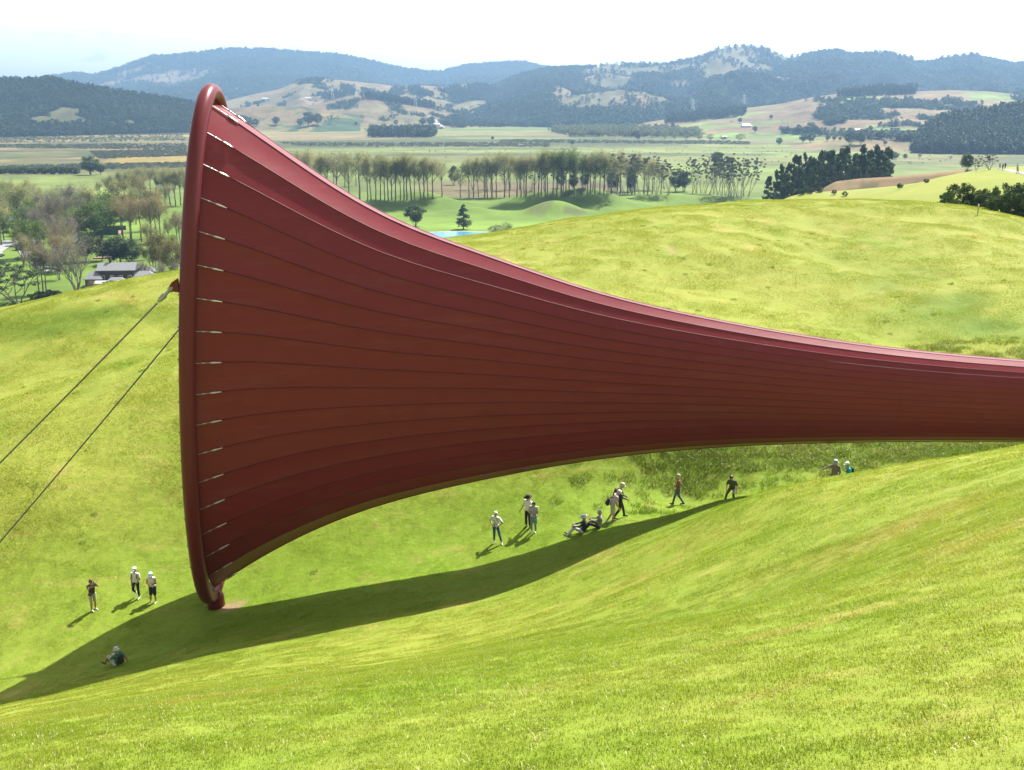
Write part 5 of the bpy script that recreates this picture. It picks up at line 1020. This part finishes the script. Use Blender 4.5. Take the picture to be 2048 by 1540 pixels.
        if bm_ is not None:
            mb = MB(); vs = []
            for r, z in ((0.111, 0.006), (0.112, 0.036)):
                for k in range(n): a = 2 * math.pi * k / n; vs.append(o0 + Q @ Vector((r * math.cos(a) * 0.95, r * math.sin(a) * 1.08, z)))
            mb.add(vs, [(k, (k + 1) % n, n + (k + 1) % n, n + k) for k in range(n)]); mb.build('hat_band', bm_, h_, smooth=True)
    if pack is not None:      # backpack: pouch, lid pocket, two straps
        pm, c, up_, sz = pack; c = np.array(c, float); up_ = np.array(up_, float); up_ /= np.linalg.norm(up_); bk = j['chest'] - j['waist']; out_ = c - (j['chest'] + j['waist']) / 2; out_ -= up_ * out_.dot(up_); out_ /= np.linalg.norm(out_) + 1e-9; sd_ = np.cross(out_, up_)
        bp = [(c + sd_ * s * 0.07 * sz - up_ * 0.14 * sz, c + sd_ * s * 0.06 * sz + up_ * 0.15 * sz, 0.085 * sz, 0.075 * sz, 0) for s in (-1, 1)] + [(c + out_ * 0.05 - up_ * 0.1 * sz, c + out_ * 0.05 + up_ * 0.02 * sz, 0.085 * sz, 0.075 * sz, 0)]
        b_ = obj('backpack', fuse(bp, 0.02, [pm], 'backpack'), root); mb = MB()
        for k, s in (('shL', -1), ('shR', 1)):
            q = j[k] * 0.72 + j['neck'] * 0.28; mb.tube([c + up_ * 0.16 * sz + sd_ * s * 0.0, q + np.array([0, 0, 0.055]) - out_ * 0.0, q - out_ * 0.11 - up_ * 0.08, q - out_ * 0.10 - up_ * 0.24, c - up_ * 0.12 * sz + (q - j['neck']) * 0.8], 0.018, 6)
        mb.build('strap', pm, b_, smooth=True)
    for nm, prims, m_ in extras: obj(nm, fuse(prims, 0.014, [m_], nm, iters=2), root)
    return root
def on(u, v): p = hit(u, v, 20); return Vector(p)
WHITE = cloth('white', (0.68, 0.68, 0.66)); BLACK = cloth('black', (0.018, 0.018, 0.020)); NAVY = cloth('navy', (0.022, 0.028, 0.050)); JEAN = cloth('denim', (0.045, 0.085, 0.145)); BEIGE = cloth('beige', (0.42, 0.38, 0.29)); BROWN_ = cloth('brown', (0.060, 0.040, 0.034)); GREENC = cloth('green', (0.05, 0.17, 0.08)); PINK = cloth('pink', (0.50, 0.38, 0.42)); GREY = cloth('grey', (0.20, 0.20, 0.20)); MAROON = cloth('maroon', (0.16, 0.065, 0.06)); OLIVE = cloth('olive', (0.055, 0.055, 0.028)); TURQ = cloth('turquoise', (0.02, 0.36, 0.42)); LBLUE = cloth('pale_blue', (0.52, 0.66, 0.78)); LGREY = cloth('light_grey', (0.42, 0.44, 0.44)); TEAL = cloth('teal_bag', (0.11, 0.24, 0.29)); DGREY = cloth('dark_grey', (0.05, 0.05, 0.055)); SHOEW = cloth('pale_shoe', (0.55, 0.55, 0.55)); SHOED = cloth('dark_shoe', (0.03, 0.028, 0.026))
def patterned(name, a, b, sc):
    m = bpy.data.materials.new(name); m.use_nodes = True; N, L = m.node_tree.nodes, m.node_tree.links; tc = N.new('ShaderNodeTexCoord'); vo = N.new('ShaderNodeTexVoronoi'); vo.inputs['Scale'].default_value = sc
    L.new(tc.outputs['Object'], vo.inputs['Vector']); L.new(mixc(N, L, ramp(N, L, vo.outputs['Distance'], [(0.30, 0.0), (0.42, 1.0)]), a, b), N['Principled BSDF'].inputs['Base Color']); N['Principled BSDF'].inputs['Roughness'].default_value = 0.85; return m
PRINT = patterned('cloth_print', (0.10, 0.10, 0.11), (0.42, 0.42, 0.42), 22); PRINT2 = patterned('cloth_dark_print', (0.07, 0.06, 0.07), (0.22, 0.18, 0.19), 20); TEEP = patterned('cloth_white_print', (0.12, 0.20, 0.24), (0.66, 0.68, 0.68), 9)
HGREY = mat('grey_hair', (0.34, 0.32, 0.30), rough=0.6, var=0.2, vscale=20); HWHITE = mat('white_hair', (0.68, 0.66, 0.62), rough=0.6, var=0.1, vscale=20); HBROWN = mat('brown_hair', (0.055, 0.028, 0.018), rough=0.5, var=0.2, vscale=20); HBLACK = mat('black_hair', (0.02, 0.017, 0.016), rough=0.5)
CAM = mat('black_camera', (0.015, 0.015, 0.016), rough=0.35)
# facing: rz = 0 looks away from the camera (+y); 180 looks at the camera; -90 looks right, 90 looks left
person(on(188, 1221), R(-125), 'man in dark brown tee and beige shorts holding a camera to his face', dict(head=(0, 0.03, 1.59), elL=(-0.26, 0.18, 1.30), wrL=(-0.09, 0.22, 1.55), elR=(0.26, 0.18, 1.30), wrR=(0.09, 0.22, 1.55), handL=(0.8, 0.1, 0), handR=(-0.8, 0.1, 0)), BROWN_, BEIGE, SHOEW, leglen='short', hair=(HBROWN, 0), skin=SKIN2,
       extras=[('camera', [((-0.05, 0.20, 1.60), (0.05, 0.20, 1.60), 0.035, 0.035, 0), ((0, 0.22, 1.60), (0, 0.29, 1.60), 0.03, 0.03, 0)], CAM), ('waist_pouch', [((0.15, 0.13, 0.98), (0.20, 0.06, 0.97), 0.065, 0.06, 0)], BLACK)])
person(on(275, 1197), R(170), 'person in white polo, white cap and navy capri trousers with dark backpack, left of two', dict(knR=(0.12, 0.13, 0.55), anR=(0.10, -0.08, 0.30), toR=(0.11, 0.02, 0.16), elL=(-0.24, 0.02, 1.12), wrL=(-0.12, 0.17, 0.92), elR=(0.24, 0.0, 1.12), wrR=(0.14, 0.16, 0.92), look=(0.2, 1, -0.1)), WHITE, NAVY, SHOEW, leglen='capri', hair=(HGREY, 0), hat=('cap', WHITE, None), pack=(BLACK, (0, -0.20, 1.20), (0, 0, 1), 0.95))
person(on(308, 1206), R(172), 'person in white top, pale blue cap and black shorts looking down at their hands', dict(head=(0, 0.05, 1.58), elL=(-0.25, 0.06, 1.14), wrL=(-0.06, 0.22, 1.12), elR=(0.25, 0.06, 1.14), wrR=(0.06, 0.22, 1.10), look=(0, 1, -0.5), handL=(1, 0, 0), handR=(-1, 0, 0), anR=(0.16, 0, 0.085), toR=(0.2, 0.15, 0.035)), WHITE, NAVY, SHOEW, sleeve='none', leglen='short', hair=(HBROWN, 0), hat=('cap', LBLUE, None), skin=SKIN2)
SIT = dict(head=(0, 0.0, 0.78), neck=(0, -0.04, 0.62), chest=(0, -0.06, 0.46), waist=(0, -0.03, 0.25), pelvis=(0, 0.0, 0.12), shL=(-0.185, -0.04, 0.57), shR=(0.185, -0.04, 0.57), hiL=(-0.10, 0.02, 0.11), hiR=(0.10, 0.02, 0.11), knL=(-0.13, 0.42, 0.36), knR=(0.13, 0.42, 0.36), anL=(-0.13, 0.70, 0.0), anR=(0.13, 0.70, 0.0), toL=(-0.14, 0.86, 0.0), toR=(0.14, 0.86, 0.0), elL=(-0.25, 0.12, 0.40), wrL=(-0.14, 0.36, 0.44), elR=(0.25, 0.12, 0.40), wrR=(0.14, 0.36, 0.44))
person(on(236, 1331), R(62), 'person in green tee and pale bucket hat sitting in the shade of the funnel', {**SIT, 'elR': (0.30, -0.20, 0.32), 'wrR': (0.34, -0.30, 0.06), 'knL': (-0.12, 0.40, 0.40)}, GREENC, LGREY, SHOED, leglen='short', hair=(HGREY, 0), hat=('bucket', LGREY, None), pack=(BLACK, (0.0, -0.24, 0.38), (0, 0.05, 1), 0.95), skin=SKIN2)
person(on(992, 1086), R(150), 'white haired woman in printed white tee and blue capri jeans, hands on hips', dict(hiL=(-0.10, 0, 0.90), hiR=(0.10, 0, 0.90), knL=(-0.24, 0.04, 0.50), anL=(-0.38, 0.05, 0.12), toL=(-0.47, 0.17, 0.06), knR=(0.10, 0, 0.48), anR=(0.12, -0.02, 0.05), toR=(0.10, 0.15, 0.0), elR=(0.40, -0.06, 1.16), wrR=(0.20, 0.03, 1.0), elL=(-0.38, -0.04, 1.16), wrL=(-0.19, 0.04, 1.0), look=(-0.5, 1, 0)), TEEP, JEAN, SHOEW, leglen='capri', hair=(HWHITE, 0.05), scale=0.98)
person(on(1056, 1057), R(140), 'person in black wide brimmed hat and white top pointing, behind the teal bag', dict(elR=(0.30, -0.02, 1.12), wrR=(0.36, 0.12, 0.90), elL=(-0.36, 0.05, 1.28), wrL=(-0.50, 0.18, 1.24), look=(0.4, 1, 0)), WHITE, BLACK, SHOED, leglen='capri', hair=(HBROWN, 0), hat=('brim', BLACK, None), scale=1.05)
person(on(1067, 1064), R(160), 'dark haired person in patterned grey top holding a teal bag', dict(head=(0, 0.03, 1.57), elL=(-0.24, 0.05, 1.13), wrL=(-0.10, 0.22, 1.00), elR=(0.24, 0.05, 1.13), wrR=(0.06, 0.24, 1.06), look=(0.4, 1, -0.2)), PRINT, GREY, SHOEW, hair=(HBLACK, 0.04), scale=0.96,
       extras=[('teal_bag', [((-0.22, 0.20, 0.62), (0.02, 0.20, 0.62), 0.045, 0.045, 0), ((-0.22, 0.20, 0.88), (0.02, 0.20, 0.88), 0.035, 0.035, 0), ((-0.22, 0.20, 0.62), (-0.22, 0.20, 0.88), 0.045, 0.035, 0), ((0.02, 0.20, 0.62), (0.02, 0.20, 0.88), 0.045, 0.035, 0), ((-0.10, 0.20, 0.62), (-0.10, 0.20, 0.88), 0.05, 0.045, 0), ((-0.16, 0.2, 0.75), (-0.04, 0.2, 0.75), 0.05, 0.05, 0)], TEAL)])
person(on(1166, 1066), R(78), 'person in navy top and white hat with dark band sitting on the slope', {**SIT, 'wrL': (-0.16, 0.40, 0.34), 'wrR': (0.16, 0.40, 0.34), 'knL': (-0.12, 0.40, 0.26), 'knR': (0.12, 0.40, 0.26), 'anL': (-0.12, 0.72, -0.16), 'anR': (0.12, 0.72, -0.16), 'toL': (-0.13, 0.86, -0.10), 'toR': (0.13, 0.86, -0.10)}, NAVY, LGREY, SHOED, sleeve='long', hair=(HGREY, 0), hat=('brim', WHITE, BLACK), scale=1.06)
person(on(1198, 1056), R(80), 'grey haired person in grey shirt and dark trousers sitting beside the white hatted one', {**SIT, 'knL': (-0.12, 0.42, 0.24), 'knR': (0.12, 0.42, 0.22), 'anL': (-0.12, 0.70, -0.14), 'anR': (0.12, 0.76, -0.12), 'toL': (-0.13, 0.84, -0.10), 'toR': (0.13, 0.90, -0.08)}, GREY, BLACK, SHOED, sleeve='long', hair=(HGREY, 0), scale=1.04)
WALK = dict(knL=(-0.10, 0.16, 0.52), anL=(-0.10, 0.24, 0.12), toL=(-0.11, 0.40, 0.08), knR=(0.10, -0.02, 0.50), anR=(0.10, -0.30, 0.10), toR=(0.11, -0.14, 0.035))
person(on(1224, 1044), R(-82), 'stooping man in pink shirt, white cap and beige shorts with black shoulder bag', {**WALK, 'head': (0, 0.30, 1.47), 'neck': (0, 0.20, 1.36), 'chest': (0, 0.12, 1.20), 'waist': (0, 0.03, 1.03), 'shL': (-0.185, 0.17, 1.32), 'shR': (0.185, 0.17, 1.32), 'elL': (-0.24, 0.15, 1.04), 'elR': (0.24, 0.15, 1.04), 'wrL': (-0.22, 0.24, 0.82), 'wrR': (0.22, 0.24, 0.80), 'look': (0, 1, -0.7), 'knL': (-0.10, 0.10, 0.50), 'anL': (-0.10, 0.08, 0.085), 'toL': (-0.11, 0.25, 0.04)}, PINK, BEIGE, SHOEW, leglen='short', hair=(HGREY, 0), hat=('cap', WHITE, None), pack=(BLACK, (0, -0.22, 1.05), (0, 0.3, 1), 0.85), scale=1.03, build=1.1)
person(on(1239, 1037), R(-85), 'man in beige cap and dark clothes with black backpack, striding behind the pink shirt', {**WALK, 'head': (0, 0.08, 1.60), 'elL': (-0.24, 0.04, 1.12), 'wrL': (-0.20, 0.26, 1.02), 'elR': (0.24, 0.04, 1.12), 'wrR': (0.20, 0.26, 1.02)}, DGREY, BLACK, SHOED, sleeve='long', hair=(HGREY, 0), hat=('cap', BEIGE, None), pack=(BLACK, (0, -0.20, 1.24), (0, 0.05, 1), 1.05), scale=1.08)
person(on(1357, 1009) if False else Vector((8.75, 50.6, gz(8.75, 50.6))), R(75), 'grey haired person in maroon top and blue jeans walking alone uphill', {**WALK, 'head': (0.0, 0.03, 1.60), 'elL': (-0.25, 0.08, 1.14), 'wrL': (-0.10, 0.20, 1.06), 'elR': (0.25, 0.0, 1.12)}, MAROON, JEAN, SHOED, hair=(HGREY, 0), scale=1.0, sleeve='long')
pc = at(1463, 997, 52.8)
person(Vector((pc[0], pc[1], gz(pc[0], pc[1]))), R(155), 'brown haired woman in olive tee and dark trousers stepping down with bent knees', dict(head=(0.02, 0.14, 1.32), neck=(0, 0.08, 1.18), chest=(0, 0.04, 1.02), waist=(0, -0.04, 0.82), pelvis=(0, -0.10, 0.70), shL=(-0.18, 0.08, 1.13), shR=(0.18, 0.08, 1.13), hiL=(-0.10, -0.08, 0.69), hiR=(0.10, -0.08, 0.69), knL=(-0.14, 0.24, 0.50), knR=(0.20, 0.26, 0.46), anL=(-0.14, 0.12, 0.085), anR=(0.30, 0.16, 0.06), toL=(-0.15, 0.29, 0.035), toR=(0.36, 0.32, 0.03), elL=(-0.27, 0.06, 0.88), wrL=(-0.28, 0.16, 0.66), elR=(0.27, 0.06, 0.88), wrR=(0.22, 0.24, 0.70), look=(-0.5, 1, 0)), OLIVE, DGREY, SHOED, hair=(HBROWN, 0.08))
pc = at(1665, 998, 52)
person(Vector((pc[0], pc[1], gz(pc[0], pc[1]))), R(150), 'person in grey sun hat and dark patterned jacket with one arm held out', dict(elR=(0.42, 0.06, 1.24), wrR=(0.62, 0.16, 1.16), elL=(-0.25, 0.0, 1.12), look=(0.1, 1, 0)), PRINT2, BLACK, SHOED, sleeve='long', hair=(HBROWN, 0), hat=('bucket', LGREY, BLACK), scale=1.0)
pc = at(1692, 999, 51.6)
person(Vector((pc[0], pc[1], gz(pc[0], pc[1]))), R(95), 'person in turquoise top and white cap with dark backpack facing left', dict(head=(0, 0.10, 1.56), neck=(0, 0.05, 1.42), shL=(-0.185, 0.03, 1.37), shR=(0.185, 0.03, 1.37)), TURQ, NAVY, SHOED, sleeve='long', hair=(HGREY, 0), hat=('cap', WHITE, None), pack=(BLACK, (0, -0.19, 1.2), (0, 0, 1), 0.9), scale=0.96)
for k, (u, v, rz, tp, lg, lab) in enumerate([(2005, 340, 10, DGREY, BLACK, 'walker in dark clothes at the top of the gravel path'), (1999, 338, 200, GREY, BLACK, 'walker in grey, leftmost of the tiny figures on the gravel path'), (2010, 338, 150, NAVY, BLACK, 'walker in navy just right of the dark one on the path'), (2035, 347, 20, BEIGE, OLIVE, 'walker in beige lower down the gravel path'), (2034, 340, 30, TURQ, GREY, 'walker in blue green standing off the gravel path')]):
    g = ground(u, v); person(g, R(rz), lab, WALK if k % 2 else {}, tp, lg, SHOED, hair=(HBROWN, 0), group='tiny walkers on the gravel path', scale=1.1)
# ------------------------------------------------------------------ grass blades over the near land
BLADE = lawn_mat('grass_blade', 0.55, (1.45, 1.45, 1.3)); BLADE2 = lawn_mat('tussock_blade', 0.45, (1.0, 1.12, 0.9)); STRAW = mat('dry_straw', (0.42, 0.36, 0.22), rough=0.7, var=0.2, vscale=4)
def grass_patch(name, seed, size, n, h, w, straw=0.03, lean=0.5, bm_=None):
    rng = np.random.default_rng(seed); P = np.zeros((n, 3)); P[:, :2] = rng.uniform(-size / 2, size / 2, (n, 2)); P[:, 2] = -0.012
    a = rng.uniform(0, 6.28, n); hh = h * rng.uniform(0.45, 1.2, n) * (0.6 + 0.8 * fbm(P[:, 0] / size * 3 + seed, P[:, 1] / size * 3, 2, seed)); ww = w * rng.uniform(0.6, 1.2, n); ln = rng.uniform(0.1, 1.0, n) * lean
    d = np.stack([np.cos(a), np.sin(a), 0 * a], -1); s = np.stack([-np.sin(a), np.cos(a), 0 * a], -1); up = np.array([0, 0, 1.0])
    m1 = P + up * (hh * 0.6)[:, None] + d * (hh * ln * 0.35)[:, None]; tip = P + up * (hh * (1.0 - 0.25 * ln))[:, None] + d * (hh * ln * 1.0)[:, None]
    V = np.stack([P - s * ww[:, None], P + s * ww[:, None], m1 + s * (ww * 0.75)[:, None], m1 - s * (ww * 0.75)[:, None], tip], 1).reshape(-1, 3); b = np.arange(n) * 5
    F_ = [(q, q + 1, q + 2, q + 3) for q in b] + [(q + 3, q + 2, q + 4) for q in b]; fm = (rng.random(n) < straw).astype(int)
    return bpy.data.objects.new(name, mesh_data(name, V, F_, [bm_ or BLADE, STRAW], np.concatenate([fm, fm])))
def visible(P, margin=60):
    d = P[:, 1] * CP - P[:, 2] * SP; u = 1024 + FPX * P[:, 0] / d; v = 770 - FPX * (P[:, 1] * SP + P[:, 2] * CP) / d
    return (d > 1) & (u > -margin * 4) & (u < 2048 + margin * 4) & (v < 1540 + margin * 4)
def lay(name, x0, x1, y0, y1, step, dmin, dmax, c, scl, label, seed, keep=1.0, mask=None):
    rng = np.random.default_rng(seed); xs, ys = np.meshgrid(np.arange(x0, x1, step), np.arange(y0, y1, step)); x = xs.ravel() + rng.uniform(-.45, .45, xs.size) * step; y = ys.ravel() + rng.uniform(-.45, .45, xs.size) * step
    z = near_z(x, y); P = np.stack([x, y, z], -1); d = np.hypot(x, y); ok = visible(P) & (d >= dmin) & (d < dmax) & (rng.random(len(x)) < keep)
    ok &= np.hypot((x + 13.9) / 1.0, (y - 46.6) / 0.7) > 1.0
    if mask is not None: ok &= rng.random(len(x)) < mask(x, y)
    P = P[ok]; e = 0.25; gxn = (near_z(P[:, 0] + e, P[:, 1]) - near_z(P[:, 0] - e, P[:, 1])) / (2 * e); gyn = (near_z(P[:, 0], P[:, 1] + e) - near_z(P[:, 0], P[:, 1] - e)) / (2 * e)
    rz = rng.uniform(0, 6.28, len(P)); rot = []
    for a, b, r in zip(gxn, gyn, rz):
        q = Vector((0, 0, 1)).rotation_difference(Vector((-a, -b, 1.0)).normalized()) @ Euler((0, 0, r)).to_quaternion(); rot.append(tuple(q.to_euler()))
    s = scl * rng.uniform(0.8, 1.25, len(P)); sz = s * (0.75 + 0.5 * fbm(P[:, 0] / 1.6, P[:, 1] / 1.6, 3, seed + 4))
    scatter(name, P, np.stack([s, s, sz], -1), rot, c, label, 'grass')
C_G1 = coll('lawn_near', [grass_patch('lawn_patch', s, 0.62, 560, 0.040, 0.0030, 0.03, 1.1) for s in range(5)])
C_G2 = coll('lawn_mid', [grass_patch('lawn_patch_mid', s + 10, 1.5, 900, 0.050, 0.0055, 0.02, 1.2) for s in range(4)])
C_G3 = coll('lawn_far', [grass_patch('lawn_patch_far', s + 20, 3.4, 1100, 0.075, 0.013, 0.01, 1.2) for s in range(4)])
C_TUS = coll('tussock_kinds', [grass_patch('tussock', s + 30, 0.7, 120, 0.24, 0.009, 0.08, 1.2, BLADE2) for s in range(4)])
C_STR = coll('straw_kinds', [grass_patch('straw_tuft', s + 40, 0.22, 5, 0.11, 0.0022, 1.0, 1.4) for s in range(4)])
lay('near_lawn_grass', -12, 14, 3, 26, 0.36, 3.0, 24, C_G1, 1.0, 'short sunlit lawn grass on the slope in the foreground', 1)
lay('mid_lawn_grass', -36, 36, 14, 66, 1.0, 23, 60, C_G2, 1.0, 'short lawn grass in the bowl around and below the funnel', 2)
lay('far_lawn_grass', -80, 80, 40, 128, 2.3, 58, 135, C_G3, 1.0, 'lawn grass on the hills behind the funnel', 3)
lay('rough_grass', 2, 40, 48, 72, 0.40, 40, 90, C_TUS, 1.0, 'rough uncut grass tufts on the bank below the funnel tube', 4, mask=lambda x, y: np.clip(rough_and_fold_mask(x, y) + 0.1, 0, 1) * 0.8)
lay('dry_stalks', -14, 14, 4, 30, 0.45, 4, 30, C_STR, 1.0, 'scattered pale dry stalks standing out of the foreground lawn', 5, keep=0.10)
lay('grass_tufts', -70, 60, 44, 115, 2.2, 40, 120, C_TUS, 0.6, 'darker grass tufts scattered over the hillsides', 6, keep=0.10)
# ------------------------------------------------------------------ haze over the whole land
hz = MB(); zt, zb = 420.0, -110.0
hz.box((0, 4100, (zt + zb) / 2), (17000, 8700, zt - zb))
hm = bpy.data.materials.new('haze'); hm.use_nodes = True; N, L = hm.node_tree.nodes, hm.node_tree.links
N.remove(N['Principled BSDF']); pv = N.new('ShaderNodeVolumePrincipled'); pv.inputs['Color'].default_value = (0.38, 0.64, 1.0, 1)
pv.inputs['Density'].default_value = 8.0e-5; pv.inputs['Anisotropy'].default_value = 0.3
L.new(pv.outputs['Volume'], N['Material Output'].inputs['Volume'])
tag(hz.build('haze', hm), kind='stuff')
